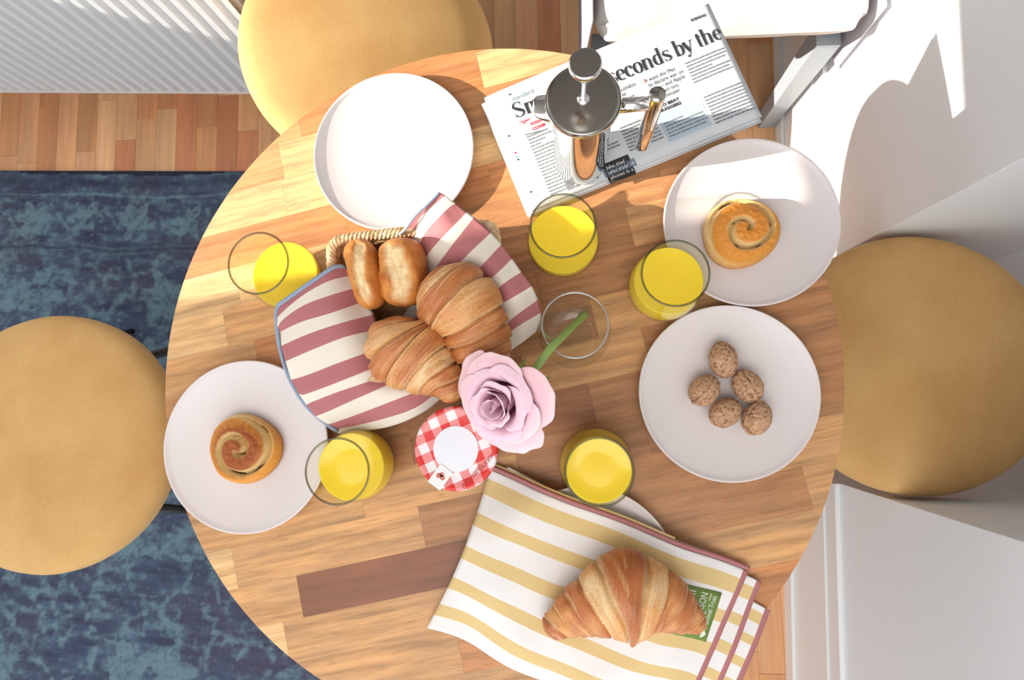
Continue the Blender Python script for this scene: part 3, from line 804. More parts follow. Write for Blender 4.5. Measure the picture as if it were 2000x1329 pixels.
v, f = lathe_vf([(.003, H+.0530), (.0085, H+.0545), (.0130, H+.0590), (.0143, H+.0640), (.0143, H+.0672), (.0138, H+.0684), (.012, H+.0688), (.001, H+.0690)], 48, True, True); kn = ob('knob', v, f, M_CHROME, PRESS)
v, f = lathe_vf([(.0130, H+.0691), (.001, H+.0693)], 48, False, True); ob('knob_cap', v, f, M_STEEL, kn)
# spout to the left
v = []; 
for i, (x, w, z0, z1) in enumerate(((-.0290, .0165, H-.036, H-.001), (-.0400, .0150, H-.024, H-.0005), (-.0500, .0115, H-.010, H+.0005))):
    v += [(x, -w, z1), (x, w, z1), (x + .001, w*.8, lerp(z1, z0, .5)), (x+.002, 0, z0), (x + .001, -w*.8, lerp(z1, z0, .5))]
f = [(i*5+k, i*5+(k+1) % 5, i*5+5+(k+1) % 5, i*5+5+k) for i in range(2) for k in range(5)] + [(10, 11, 12, 13, 14)]
o = ob('spout', v, [tuple(reversed(q)) for q in f], M_CHROME, PRESS); m = o.modifiers.new('s', 'SUBSURF'); m.levels = m.render_levels = 2
hx, hy = .0690, .0030
v, f = tube_vf([(.0295, .0006, H-.010), (hx-.004, hy, H-.010)], .0070, 20); ob('handle_arm', v, f, M_CHROME, PRESS)
v, f = lathe_vf([(.0055, .030), (.0078, .0325), (.0082, .036), (.0082, H+.004), (.0078, H+.0056)], 32, True, False); hd = ob('handle', v, f, M_CHROME, PRESS, loc=(hx, hy, 0))
v, f = lathe_vf([(.0079, H+.0050), (.0076, H+.0064), (.001, H+.0066)], 32, False, True); ob('handle_cap', v, f, M_STEEL, hd)

# ------------------------------------------------------------------ jam jar
JAR = empty('jam_jar', (-.1112, -.0536, T+.0005)); tag(JAR, 'jam jar with red and white gingham lid under the rose', 'jar')
v, f = lathe_vf([(.032, 0), (.036, .002), (.038, .010), (.038, .070), (.034, .080), (.034, .083)], 48, True, True); ob('glass', v, f, M_GLASS, JAR)
v, f = lathe_vf([(.030, .003), (.0352, .006), (.0355, .068), (.031, .0735)], 48, True, True); ob('jam', v, f, M_JAM, JAR)
def gingham():
    m = mat('red_gingham_print', (1, 1, 1, 1), .3, spec=.45); n = N(m)
    v = n.coord((1, 1, 1), rot=(0, 0, math.radians(-24)))
    s = n.n('ShaderNodeSeparateXYZ'); n.l(v, s.inputs[0])
    p = .0196
    st = []
    for ax, ph in (('X', .3), ('Y', .1)):
        q = n.math('FRACT', n.math('ADD', n.math('DIVIDE', s.outputs[ax], p), ph + 20)); st.append(n.math('LESS_THAN', q, .5))
    tot = n.math('MULTIPLY', n.math('ADD', st[0], st[1]), .5)
    c = n.ramp(tot, (0, srgb(232, 226, 228)), (.5, srgb(228, 138, 136)), (1, srgb(214, 44, 40)))
    n.col(c); return m
v, f = lathe_vf([(.0385, .0832), (.0425, .0845), (.0430, .090), (.0430, .0965), (.0418, .0992), (.0395, .0996), (.0375, .0988), (.024, .0990), (.001, .0991)], 72, True, True); LID = ob('lid', v, f, gingham(), JAR)
v, f = lathe_vf([(.0232, .0992), (.0230, .0995), (.001, .0996)], 60, False, True); o = ob('lid_label', v, f, mat('white_label', srgb(226, 226, 232), .35), LID, smooth=False, loc=(.0000, -.0003, 0)); o['label'] = 'white round label'
la = math.radians(-118); tx, ty = .0325*math.cos(la), .0325*math.sin(la)
v, f = box_vf(-.0078, .0078, -.0110, .0110, 0, .0006); tg = ob('seal_tag', v, f, mat('white_tag', srgb(230, 228, 226), .5), LID, smooth=False, loc=(tx, ty, .0996), rot=(0, 0, la - PI/2 - .12)); tg['label'] = 'white paper seal with printed red berries'
V, Fc = [], []
for (bx, by, br) in ((-.0022, -.001, .0026), (.0022, -.0005, .0026), (.0002, -.0032, .0022)):
    v, f = blob(bx, by, br); n = len(V); V += [(p[0], p[1], .0008) for p in v]; Fc += [tuple(i+n for i in q) for q in f]
ob('berry_print', V, Fc, mat('berry_ink', srgb(196, 110, 100), .6), tg, smooth=False)
for txt, a0, rr_ in (('Bonne', -22, .0342), ('Maman', -62, .0338)):
    v, f = text_mesh(txt, .0088, shear=.35); w = max(p[0] for p in v)
    an = math.radians(a0); cx_, cy_ = rr_*math.cos(an), rr_*math.sin(an); d_ = math.radians(52)
    pts = [(cx_ + (p[0]-w/2)*math.cos(d_) - (p[1]-.002)*math.sin(d_), cy_ + (p[0]-w/2)*math.sin(d_) + (p[1]-.002)*math.cos(d_), .1000) for p in v]
    ob('lid_text', pts, f, mat('lid_red_ink', srgb(196, 60, 60), .5), LID, smooth=False)

# ------------------------------------------------------------------ swirl buns
CRM, GLD, BRN, DBR = srgb(246, 220, 162), srgb(226, 152, 62), srgb(186, 108, 58), srgb(98, 58, 40)
def bun(c, R, Hh, rot, brown, label, tone=1.0):
    nr, na = 60, 144; v = []; cl = []
    turns = 1.75
    for i in range(nr):
        t = i/(nr-1)
        for j in range(na):
            a = 2*PI*j/na
            wob = 1 + .035*math.sin(2*a + rot) + .03*math.sin(3*a + 1.3) + .02*nz(math.cos(a)*2, math.sin(a)*2, rot)
            if t < .84:
                rr_ = t/.84*.93; dome = math.sqrt(max(0, 1 - (rr_**2.6)*.86))
            else:
                k = (t-.84)/.16; an = k*PI*.62
                rr_ = .93 + .07*math.sin(min(an, PI/2)) - .10*max(0, math.sin(an-PI/2)); dome = lerp(math.sqrt(1-.93**2.6*.86), .0, k)
            ph = rr_*turns - (a + rot)/(2*PI) + .05*nz(math.cos(a)*1.5+4, math.sin(a)*1.5, rr_*3)
            fr = ph - math.floor(ph); d = min(fr, 1-fr); turn = math.floor(ph)
            ins = sst(.98, .84, rr_) if t < .84 else 0
            if rr_ < .05: d = .3
            g = math.exp(-(d/.10)**2)*ins
            ridge = math.sin(PI*min(max(fr, 0), 1))**.6
            z = Hh*(.16 + .84*dome) - g*.0115 + ridge*.0035*ins + .0012*nz(rr_*9*math.cos(a), rr_*9*math.sin(a), 2)
            if t >= .84 and k > .999: z = .0
            v.append((R*rr_*wob*math.cos(a), R*rr_*wob*math.sin(a), max(0, z) if t < .999 else 0))
            cx_ = mix3(GLD, CRM, .5 - .5*math.cos(a + .4) + .4*nz(math.cos(a)*2+9, math.sin(a)*2, rot))
            top = mix3(brown, GLD, sst(.5, .95, rr_) + .2*nz(rr_*6, a*1.2, 7))
            q = mix3(cx_, top, ridge*1.5*ins if turn < 2 else ridge*.8*ins)
            q = mix3(q, CRM, sst(.24, .08, d)*ins*.9)
            if nz(a*1.7, rr_*7, rot+5) > .12: q = mix3(q, DBR, sst(.07, .03, d)*ins)
            if t >= .84: q = mix3(mix3(GLD, CRM, .45 - .5*math.cos(a + .4)), srgb(206, 132, 54), k*.8)
            cl.append([x*tone for x in q])
    f = []
    for i in range(nr-1):
        for j in range(na):
            k = (j+1) % na; f.append((i*na+j, (i+1)*na+j, (i+1)*na+k, i*na+k))
    f.append(tuple((nr-1)*na + j for j in range(na-1, -1, -1)))
    o = ob('swirl_bun', v, f, M_CRUST, cols=cl, loc=(c[0], c[1], T+.0058)); tag(o, label, 'bun', 'spiral pastry buns'); return o
bun(W(1450, 452, T+.025), .0415, .034, 1.0, srgb(226, 146, 62), 'golden swirl bun on the plate behind the walnuts')
bun(W(471, 878, T+.025), .0420, .029, 2.6, srgb(158, 84, 42), 'dark brown swirl bun on the plate left of the jam jar')

# ------------------------------------------------------------------ walnuts
def walnut(u, v_, rx, ry, tw, tilt, label):
    nu, nv = 40, 56; v = []; cl = []
    tan_, dk = srgb(206, 164, 130), srgb(118, 82, 56)
    for i in range(nu):
        th_ = PI*i/(nu-1)
        for j in range(nv):
            ph = 2*PI*j/nv
            d = Vector((math.sin(th_)*math.cos(ph), math.sin(th_)*math.sin(ph), math.cos(th_)))
            seam = abs(d.y); s = math.exp(-(seam/.10)**2); gr = math.exp(-((seam-.20)/.07)**2)
            n1 = nz(d.x*3+u, d.y*3, d.z*3+v_); n2 = nz(d.x*8+u, d.y*8, d.z*5)
            r = 1 + .05*s - .045*gr*(.6+.8*abs(n1)) + .045*n1 - .06*max(0, abs(n2)-.28)
            p = Vector((d.x*r*ry*(1+.06*(d.x > .8)), d.y*r*rx, d.z*r*rx*.94)); v.append(p)
            k = gr*.75*max(0, .5+n1*1.6) + (max(0, abs(n2)-.25)*3.2); cl.append(mix3(tan_, dk, k + .1*n1))
    f = [(i*nv+j, (i+1)*nv+j, (i+1)*nv+(j+1) % nv, i*nv+(j+1) % nv) for i in range(nu-1) for j in range(nv)]
    R_ = Matrix.Rotation(tw, 3, 'Z') @ Matrix.Rotation(tilt, 3, 'X')
    v = [R_ @ p for p in v]; zb = min(p.z for p in v); x, y = W(u, v_, T+.024)
    o = ob('walnut', v, f, M_NUT, cols=cl, loc=(x, y, T+.0055-zb)); tag(o, label, 'walnut', 'walnuts on the plate')
walnut(1414, 704, .0165, .0195, math.radians(100), math.radians(58), 'topmost walnut of the five, nearest the bun plate')
walnut(1376, 764, .0160, .0185, math.radians(48), math.radians(8), 'walnut farthest left with an open seam on top')
walnut(1462, 755, .0160, .0190, math.radians(122), math.radians(-8), 'walnut farthest right of the middle pair, with a raised diagonal seam')
walnut(1417, 807, .0160, .0180, math.radians(30), math.radians(92), 'smooth walnut at the bottom left of the five')
walnut(1479, 818, .0160, .0190, math.radians(65), math.radians(-62), 'walnut at the bottom right of the five')

# ------------------------------------------------------------------ croissants
def croissant(name, spine, radii, zc, zfl, shells, tones, label, pale=.5, seed=0, flat=.9):
    """spine: measured points along the middle; shells: 0..1 edges of the rolled layers"""
    ns, na = 170, 56
    P = crom([(*W(u, v_, z), z) for (u, v_), z in zip(spine, zc)], ns); rp = np.interp(np.linspace(0, 1, ns), np.linspace(0, 1, len(radii)), radii)
    rp = np.convolve(np.pad(rp, 6, 'edge'), np.ones(13)/13, 'valid')
    rp[0] = .0012; rp[-1] = .0012; 
    for i in range(1, 7): rp[i] = max(rp[i]*min(1, (i/7)**.5), .0012); rp[-1-i] = max(rp[-1-i]*min(1, (i/7)**.5), .0012)
    v = []; cl = []; mid = .5
    amb, brn, crm_, dk = srgb(224, 160, 96), srgb(192, 112, 58), srgb(240, 208, 158), srgb(150, 80, 40)
    for i in range(ns):
        t = i/(ns-1); tn = P[min(i+1, ns-1)] - P[max(i-1, 0)]; tn = tn/np.linalg.norm(tn)
        side = np.cross(tn, [0, 0, 1.0]); side /= np.linalg.norm(side); up = np.cross(side, tn)
        for j in range(na):
            a = 2*PI*j/na
            te = t + .030*math.sin(a + seed)*(1 if t > .5 else -1) + .012*nz(a*1.2, t*6, seed) 
            k = max([q for q in range(len(shells)-1) if te >= shells[q]] or [0]); l0, l1 = shells[k], shells[k+1]
            lf = min(1, max(0, (te-l0)/(l1-l0)))                 # 0..1 inside this shell
            out = lf if (l0+l1)/2 >= mid else 1-lf               # 1 = edge away from the middle
            is_mid = l0 < mid < l1
            bul = 1.0 + (.11*(sst(0, .3, out) - .4) + .06*out if not is_mid else .10)
            edge = math.exp(-((1-out)/.07)**2); vale = math.exp(-(out/.10)**2) if not is_mid else 0
            if is_mid: edge = math.exp(-(min(lf, 1-lf)/.07)**2)
            st = nz(te*90, a*1.5, seed+3)
            r = rp[i]*(bul - .07*vale) + .0011*st*min(1, rp[i]/.02) + .0016*nz(t*14, a*2.2, seed)
            ca, sa = math.cos(a), math.sin(a)
            p = P[i] + side*(r*ca) + up*(r*sa*flat)
            p[2] = max(p[2], zfl + .0002)
            v.append(p)
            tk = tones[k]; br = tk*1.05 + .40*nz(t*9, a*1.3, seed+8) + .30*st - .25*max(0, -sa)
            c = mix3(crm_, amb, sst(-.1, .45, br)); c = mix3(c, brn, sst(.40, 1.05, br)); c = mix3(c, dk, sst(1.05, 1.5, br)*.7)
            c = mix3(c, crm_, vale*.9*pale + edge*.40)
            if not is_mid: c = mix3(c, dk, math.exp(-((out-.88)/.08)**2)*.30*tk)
            c = mix3(c, crm_, .55*max(0, nz(te*60, a*.8, seed+5)-.22)*2)
            cl.append(c)
    f = [(i*na+j, i*na+(j+1) % na, (i+1)*na+(j+1) % na, (i+1)*na+j) for i in range(ns-1) for j in range(na)]
    f += [tuple(range(na-1, -1, -1)), tuple((ns-1)*na+j for j in range(na))]
    o = ob(name, v, f, M_FLAKE, cols=cl); tag(o, label, 'croissant', 'croissants'); return o
bz = T + .048
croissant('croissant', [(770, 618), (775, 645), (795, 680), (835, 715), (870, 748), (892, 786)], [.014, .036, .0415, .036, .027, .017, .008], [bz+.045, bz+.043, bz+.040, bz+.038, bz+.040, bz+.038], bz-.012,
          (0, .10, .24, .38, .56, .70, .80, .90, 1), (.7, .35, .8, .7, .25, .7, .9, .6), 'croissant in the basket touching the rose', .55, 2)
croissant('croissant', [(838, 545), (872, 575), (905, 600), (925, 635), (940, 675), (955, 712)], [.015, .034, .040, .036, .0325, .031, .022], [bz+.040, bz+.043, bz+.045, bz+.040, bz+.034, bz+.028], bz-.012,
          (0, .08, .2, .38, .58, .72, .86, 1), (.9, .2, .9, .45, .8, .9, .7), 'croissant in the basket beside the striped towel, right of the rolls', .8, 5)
cz = T + .0272
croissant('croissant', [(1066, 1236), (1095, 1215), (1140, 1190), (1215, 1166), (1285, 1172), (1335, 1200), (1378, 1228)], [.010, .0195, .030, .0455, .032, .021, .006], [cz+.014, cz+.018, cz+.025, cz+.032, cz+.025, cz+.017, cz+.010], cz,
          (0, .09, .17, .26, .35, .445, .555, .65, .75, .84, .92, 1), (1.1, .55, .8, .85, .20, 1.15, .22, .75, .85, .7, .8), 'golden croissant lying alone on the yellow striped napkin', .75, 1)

# ------------------------------------------------------------------ bread rolls
def roll(top, bot, w, d, z, twist, label, seed, slash=.2):
    a = Vector(W3(*top, z)); b = Vector(W3(*bot, z-.012)); c = (a+b)/2; ax = (b-a).normalized(); L = (b-a).length/2
    side = ax.cross(Vector((0, 0, 1))).normalized(); up = side.cross(ax)
    cs, sn = math.cos(twist), math.sin(twist); side, up = side*cs + up*sn, up*cs - side*sn
    nu, nv = 70, 56; v = []; cl = []
    gold, org, crm_ = srgb(222, 146, 72), srgb(188, 102, 42), srgb(250, 228, 178)
    for i in range(nu):
        t = -1 + 2*i/(nu-1); prof = (max(0, 1-abs(t)**5.5))**.5*(1-.10*abs(t)**2)
        for j in range(nv):
            an = 2*PI*j/nv; ca, sa = math.cos(an), math.sin(an)
            e = (abs(ca)**2.6 + abs(sa)**2.6)**(-1/2.6)
            n1 = nz(t*3, an*.9, seed); n2 = nz(t*9, an*3, seed+2)
            n3 = nz(t*3.2, an*7, seed+6); sl_ = sst(1.35, .75, abs(an-PI/2 + .25*math.sin(t*2.4+seed))/slash + .5*nz(t*2.5, an*1.2, seed+9) + .35*n3)*sst(.95, .6, abs(t) + .25*n1)
            rim_ = math.exp(-((abs(an-PI/2 + .25*math.sin(t*2.4+seed))-slash*1.7)/.13)**2)*sst(.95, .6, abs(t))
            r = prof*e*(1 + .08*n1 + .03*n2 - .13*sl_ + .07*rim_)
            p = c + ax*(t*L) + side*(ca*r*w/2) + up*(sa*r*d/2); v.append(p)
            q = mix3(gold, org, .55 + .8*n1 - .3*sa + .4*n3); q = mix3(q, crm_, min(1, sl_*(.8 + .7*n3))); cl.append(q)
    f = [(i*nv+j, i*nv+(j+1) % nv, (i+1)*nv+(j+1) % nv, (i+1)*nv+j) for i in range(nu-1) for j in range(nv)]
    o = ob('bread_roll', v, f, M_CRUST, cols=cl); tag(o, label, 'bread roll', 'bread rolls in the basket'); return o
roll((697, 468), (733, 604), .0365, .050, T+.085, .15, 'narrow bread roll at the left end of the basket', 1, .30)
roll((785, 464), (790, 600), .0480, .052, T+.088, -.1, 'wider bread roll with a pale slash, next to the towel', 4, .42)

# ------------------------------------------------------------------ bread basket
def basket():
    bl_, br_ = Vector(W(644, 461, T+.07)), Vector(W(976, 427, T+.07))
    d = (br_-bl_).normalized(); n = Vector((d.y, -d.x)); Wd = (br_-bl_).length - .006; Dp = .160
    c = bl_ + d*(Wd/2) + n*(Dp/2 + .004)
    root = empty('bread_basket', (c.x, c.y, T+.0005), math.atan2(d.y, d.x)); tag(root, 'rectangular woven rush basket lined with the pink striped towel', 'basket')
    def m_straw(name, a, b):
        m = mat(name, a, .75, spec=.2); nn = N(m); x = nn.noise(nn.coord((1, 1, 1)), 120, 4)
        nn.col(nn.mixc(a, b, nn.ramp(x, (.35, (0, 0, 0)), (.7, (1, 1, 1))))); nn.bump(x, .5, .001); return m
    ms = m_straw('rush_weave', srgb(206, 168, 122), srgb(150, 102, 62)); mr = m_straw('rush_rim', srgb(226, 200, 160), srgb(176, 132, 90))
    def loop(s, nn=128):
        w, dd, r = (Wd/2)*s, (Dp/2)*s, .016; pts = []
        segs = [((w-r, -dd+r), -90), ((w-r, dd-r), 0), ((-w+r, dd-r), 90), ((-w+r, -dd+r), 180)]
        raw = []
        for (cx_, cy_), a0 in segs:
            for k in range(9): a = math.radians(a0 + k*90/8); raw.append((cx_ + r*math.cos(a), cy_ + r*math.sin(a)))
        raw.append(raw[0]); raw = np.array(raw); L = np.r_[0, np.cumsum(np.linalg.norm(np.diff(raw, axis=0), axis=1))]
        q = np.linspace(0, L[-1], nn, endpoint=False); return np.stack([np.interp(q, L, raw[:, 0]), np.interp(q, L, raw[:, 1])], 1)
    rows_ = 9
    for k in range(rows_):
        z = .004 + k*.0068; s = .90 + .085*k/(rows_-1); lp = loop(s, 160); pts = []
        for i, p in enumerate(lp):
            w = .0016*math.sin(2*PI*i/160*20 + (k % 2)*PI); l = np.linalg.norm(p); pts.append((p[0]*(1+w/l), p[1]*(1+w/l), z))
        v, f = tube_vf(pts, .0040, 8, closed=True); ob('weave_row', v, f, ms, root)
    for i in range(20):
        p0 = loop(.895, 20)[i]; p1 = loop(.985, 20)[i]; v, f = tube_vf([(*p0, .003), (*p1, .064)], .0022, 6); ob('stake', v, f, ms, root)
    lp = loop(1.0, 220)
    for sidx in range(4):
        pts = []
        for i, p in enumerate(lp):
            a = 2*PI*i/220*34 + sidx*PI/2; l = np.linalg.norm(p); nrm = p/l; q = p + nrm*(.0036*math.cos(a)); pts.append((q[0], q[1], .0675 + .0036*math.sin(a)))
        v, f = tube_vf(pts, .0030, 7, closed=True); ob('rim_strand', v, f, mr, root)
    v, f = box_vf(-Wd/2*.88, Wd/2*.88, -Dp/2*.88, Dp/2*.88, .0005, .004); ob('base', v, f, ms, root, smooth=False)
    return root
basket()

# ------------------------------------------------------------------ striped towel lining the basket
def patch_rows(rows_, zrows, ncol, nsub, mats_of):
    """rows_: measured stripe edges (each a polyline); returns grid strips with material per stripe"""
    R_ = []
    for r, zr in zip(rows_, zrows):
        pp = crom([(u, v_, 0) for u, v_ in r], ncol)[:, :2]; zz = np.interp(np.linspace(0, 1, ncol), np.linspace(0, 1, len(zr)), zr)
        zz = np.convolve(np.pad(zz, 3, 'edge'), np.ones(7)/7, 'valid')
        R_.append(np.array([W3(p[0], p[1], T+z) for p, z in zip(pp, zz)]))
    R_ = np.array(R_); nr = len(R_); v = []; f = []; mi = []
    full = []
    ts = []
    for i in range(nr-1):
        for s in range(nsub): ts.append(i + s/nsub)
    ts.append(nr-1)
    for t in ts:
        i = min(int(t), nr-2); s = t-i
        p0, p1, p2, p3 = R_[max(i-1, 0)], R_[i], R_[i+1], R_[min(i+2, nr-1)]
        a = .5*(2*p1 + (-p0+p2)*s + (2*p0-5*p1+4*p2-p3)*s*s + (-p0+3*p1-3*p2+p3)*s**3); b = p1*(1-s) + p2*s
        full.append(b*.6 + a*.4)
    v = np.array(full).reshape(-1, 3)
    for i in range(len(full)-1):
        for j in range(ncol-1):
            f.append((i*ncol+j, i*ncol+j+1, (i+1)*ncol+j+1, (i+1)*ncol+j)); mi.append(mats_of(i//nsub, j))
    return v, f, mi, full
L_rows = [
    [(690, 520), (655, 521), (620, 543), (557, 587), (540, 598)],
    [(690, 538), (644, 549), (602, 571), (566, 598), (541, 622)],
    [(705, 560), (635, 581), (590, 599), (553, 625), (543, 640)],
    [(715, 588), (650, 611), (590, 629), (549, 648)],
    [(730, 615), (665, 632), (605, 652), (550, 676)],
    [(740, 644), (680, 657), (626, 677), (558, 706)],
    [(755, 676), (670, 706), (600, 733), (569, 742)],
    [(760, 706), (690, 735), (600, 769), (584, 768)],
    [(775, 728), (670, 762), (612, 784), (599, 791)],
    [(800, 735), (705, 775), (640, 804), (617, 813)],
    [(850, 752), (775, 780), (690, 812), (640, 829)],
    [(862, 760), (810, 797), (733, 822), (654, 839)],
    [(872, 770), (825, 806), (757, 834), (662, 846)]]
L_z = [[.060, .080, .084, .082, .078]]*3 + [[.058, .086, .084, .076]]*3 + [[.056, .082, .078, .068]]*2 + [[.054, .076, .070, .058]]*2 + [[.060, .068, .058, .046], [.058, .062, .050, .038], [.054, .054, .042, .034]]
def lm(i, j): return (2 if i > 20 else (0 if i % 2 == 0 else 1)) if i < 11 else 1
R_rows = [
    [(858, 376), (809, 425), (788, 452), (775, 480)],
    [(870, 382), (824, 423), (812, 450), (800, 485)],
    [(890, 398), (873, 410), (830, 457), (815, 500)],
    [(912, 415), (858, 471), (831, 505), (820, 530)],
    [(926, 425), (876, 489), (852, 522), (835, 545)],
    [(959, 455), (905, 506), (882, 532), (865, 558)],
    [(979, 478), (945, 515), (923, 539), (900, 570)],
    [(1000, 506), (965, 540), (945, 556), (920, 590)],
    [(1018, 532), (982, 556), (965, 575), (935, 610)],
    [(1038, 559), (1000, 582), (974, 598), (945, 625)],
    [(1050, 585), (1010, 614), (976, 641), (950, 655)],
    [(1056, 610), (1015, 635), (981, 660), (955, 675)],
    [(1055, 624), (1018, 652), (986, 676), (960, 690)],
    [(1046, 648), (1015, 672), (988, 690), (965, 705)]]
R_z = [[.092, .088, .076, .055]]*2 + [[.086, .094, .080, .050]]*4 + [[.080, .090, .074, .050]]*4 + [[.062, .072, .062, .046], [.052, .064, .056, .042], [.046, .058, .052, .040], [.040, .050, .046, .036]]
def rm(i, j):
    if i >= 11: return 1
    return 0 if i % 2 == 0 else 1
V, Fc, MI = [], [], []
for rows_, zr, fn in ((L_rows, L_z, lm), (R_rows, R_z, rm)):
    v, f, mi, full = patch_rows(rows_, zr, 30, 5, fn); n = len(V); V += [tuple(p) for p in v]; Fc += [tuple(k+n for k in q) for q in f]; MI += mi
    if rows_ is L_rows: Lin = [full[i][0] for i in range(len(full))]
    else: Rin = [full[i][-1] for i in range(len(full))]
# the part of the towel lying in the basket under the bread joins both flaps
A = np.array(Lin); B = np.array(Rin); n = 40; nc = 14
A = np.array([A[int(i)] for i in np.linspace(len(A)*.40, len(A)-1, n)]); B = np.array([B[int(i)] for i in np.linspace(len(B)*.25, len(B)-1, n)])
base = len(V)
for i in range(n):
    for j in range(nc):
        t = j/(nc-1); p = A[i]*(1-t) + B[i]*t; p[2] = lerp(p[2], T+.010, sst(0, .25, t)*sst(1, .75, t)); V.append(tuple(p))
for i in range(n-1):
    for j in range(nc-1):
        Fc.append((base+i*nc+j, base+i*nc+j+1, base+(i+1)*nc+j+1, base+(i+1)*nc+j)); MI.append(0 if (i//4) % 2 else 1)
TOWEL = ob('tea_towel', V, Fc, [M_PINK, M_CREAM, M_HEM], mids=MI); m = TOWEL.modifiers.new('s', 'SOLIDIFY'); m.thickness = .0016; m.offset = 0
tag(TOWEL, 'pink and cream striped tea towel lining the bread basket', 'towel')
# hems sewn along the edges
def hem(pts, r, mt_, parent): 
    P = crom(pts, 60); v, f = tube_vf([tuple(p) for p in P], r, 8); return ob('hem', v, f, mt_, parent)
hp = [W3(674, 522, T+.071), W3(655, 521, T+.081), W3(620, 543, T+.085), W3(557, 587, T+.083), W3(541, 602, T+.079), W3(541, 640, T+.077), W3(549, 690, T+.071), W3(566, 741, T+.067), W3(597, 792, T+.058), W3(638, 829, T+.047), W3(660, 843, T+.040)]
hem(hp, .0023, M_HEM, TOWEL)
hp = [W3(780, 458, T+.074), W3(791, 449, T+.079), W3(809, 424, T+.089), W3(835, 399, T+.092), W3(857, 377, T+.093)]
hem(hp, .0015, M_HEM, TOWEL)

# ------------------------------------------------------------------ yellow striped napkin
def napkin():
    root = empty('striped_napkin', (*W(1150, 1150, T), T)); tag(root, 'folded yellow and white striped napkin with a rose hem, under the lone croissant', 'napkin')
    ox, oy = root.location.x, root.location.y
    tl, tr, blc, brc = Vector(W(953, 921, T+.028)), Vector(W(1472, 1126, T+.028)), Vector(W(833, 1230, T+.014)), Vector(W(1332, 1446, T+.022))
    pc = Vector(P5)
    def zf(x, y, lay):
        d = (Vector((x, y)) - pc).length
        dt = (Vector((x, y)) - Vector(TC)).length
        on = T + .0292 - .0060*sst(.080, .0, d)
        off = T + .0098
        k = sst(.155, .095, d)
        z = lerp(off, on, k) + .0012*math.sin(x*70 + y*20)*sst(.02, .1, d) + .0008*math.sin(y*90 - x*30)
        return z - lay*.0017
    # edges in (s, t): s along the stripes, t down the cloth
    cut = [0, .055, .150, .262, .338, .466, .548, .672, .744, .845, .915, 1.0]
    def layer(name, lay, tl, tr, bl_, br_, hem_top):
        nu = 56; tsub = 4; ts = []
        for a, b in zip(cut[:-1], cut[1:]): ts += [lerp(a, b, q/tsub) for q in range(tsub)]
        ts.append(1.0); v = []; f = []; mi = []
        for i in range(nu):
            s = i/(nu-1)
            for t in ts:
                wv = .0018*math.sin(s*9 + t*4) + .0014*math.sin(s*17 + 2)
                p = tl.lerp(tr, s).lerp(bl_.lerp(br_, s), t); p = p + Vector((0, -1))*wv*(.4 + t*.6)
                bow = .006*math.sin(PI*t)*(1-s); p = p + Vector((bow, 0))
                v.append((p.x-ox, p.y-oy, zf(p.x, p.y, lay) - T))
        nv = len(ts)
        for i in range(nu-1):
            for j in range(nv-1):
                f.append((i*nv+j, i*nv+j+1, (i+1)*nv+j+1, (i+1)*nv+j)); k = j//tsub
                mi.append(2 if i >= nu-2 else (1 if k % 2 else 0))
        o = ob(name, v, f, [M_NWHITE, M_YEL, M_ROSEHEM], root, mids=mi); m = o.modifiers.new('s', 'SOLIDIFY'); m.thickness = .0014; m.offset = -1
        return v, nv, nu, o
    v0, nv, nu, top = layer('top_layer', 0, tl, tr, blc, brc, True)
    d1 = Vector(W(1509, 1152, T)) - Vector(W(1480, 1128, T)); d2 = Vector(W(1528, 1212, T)) - Vector(W(1480, 1128, T))
    layer('under_layer', 1, tl + Vector((.02, .004)), tr + d1*.92, blc + Vector((.03, -.001)), brc + Vector((.030, .012)), False)
    layer('under_layer', 2, tl + Vector((.02, .002)), tr + d2*.95, blc + Vector((.03, -.006)), brc + Vector((.050, .014)), False)
    layer('under_layer', 3, tl + Vector((.008, .0055)), tr + Vector((.002, .004)), blc + Vector((.012, .0)), brc + Vector((.012, .004)), False)
    # rolled rose coloured hem on the far edge and the right edge
    e = [v0[i*nv] for i in range(nu)]
    v, f = tube_vf([(p[0]+.0012, p[1]+.0030, p[2]-.0004) for p in e], .0026, 8); ob('hem', v, f, M_ROSEHEM, root)
    v, f = tube_vf([(p[0]+.0020, p[1]+.0062, p[2]-.0030) for p in e[:40]], .0018, 8); ob('hem', v, f, M_YEL, root)
    # care label
    q = [W(1335, 1138, T+.024), W(1415, 1165, T+.024), W(1384, 1264, T+.024), W(1306, 1233, T+.024)]
    g = mat('olive_label', srgb(108, 134, 58), .6); wv_ = mat('label_white_thread', srgb(232, 236, 224), .7)
    Q = [Vector(p) for p in q]; n = 10; v = []
    def lp(a, b): return Q[0].lerp(Q[1], a).lerp(Q[3].lerp(Q[2], a), b)     # a across, b down
    for i in range(n):
        for j in range(n): p = lp(i/(n-1), j/(n-1)); v.append((p.x-ox, p.y-oy, zf(p.x, p.y, 0)-T+.0006))
    lab = ob('cloth_label', v, grid_f(n, n), g, root); m = lab.modifiers.new('s', 'SOLIDIFY'); m.thickness = .0005; m.offset = 0
    lab['label'] = 'olive green sewn label with white lettering'
    def on_label(pts): 
        out = []
        for a, b in pts: p = lp(a, b); out.append((p.x-ox, p.y-oy, zf(p.x, p.y, 0)-T+.0013))
        return out
    def ltext(txt, a0, b0, b1, h):
        """lettering reading up the label: text x runs from b0 up to b1, letter height across"""
        v, f = text_mesh(txt, 1.0); w = max(p[0] for p in v)
        ob('label_text', on_label([(a0 - p[1]*h, lerp(b0, b1, p[0]/w)) for p in v]), f, wv_, lab, smooth=False)
    ltext('National Trust', .90, .74, .09, .19); ltext('SANDERSON', .66, .92, .07, .26); ltext('Wild Hill', .34, .92, .08, .34)
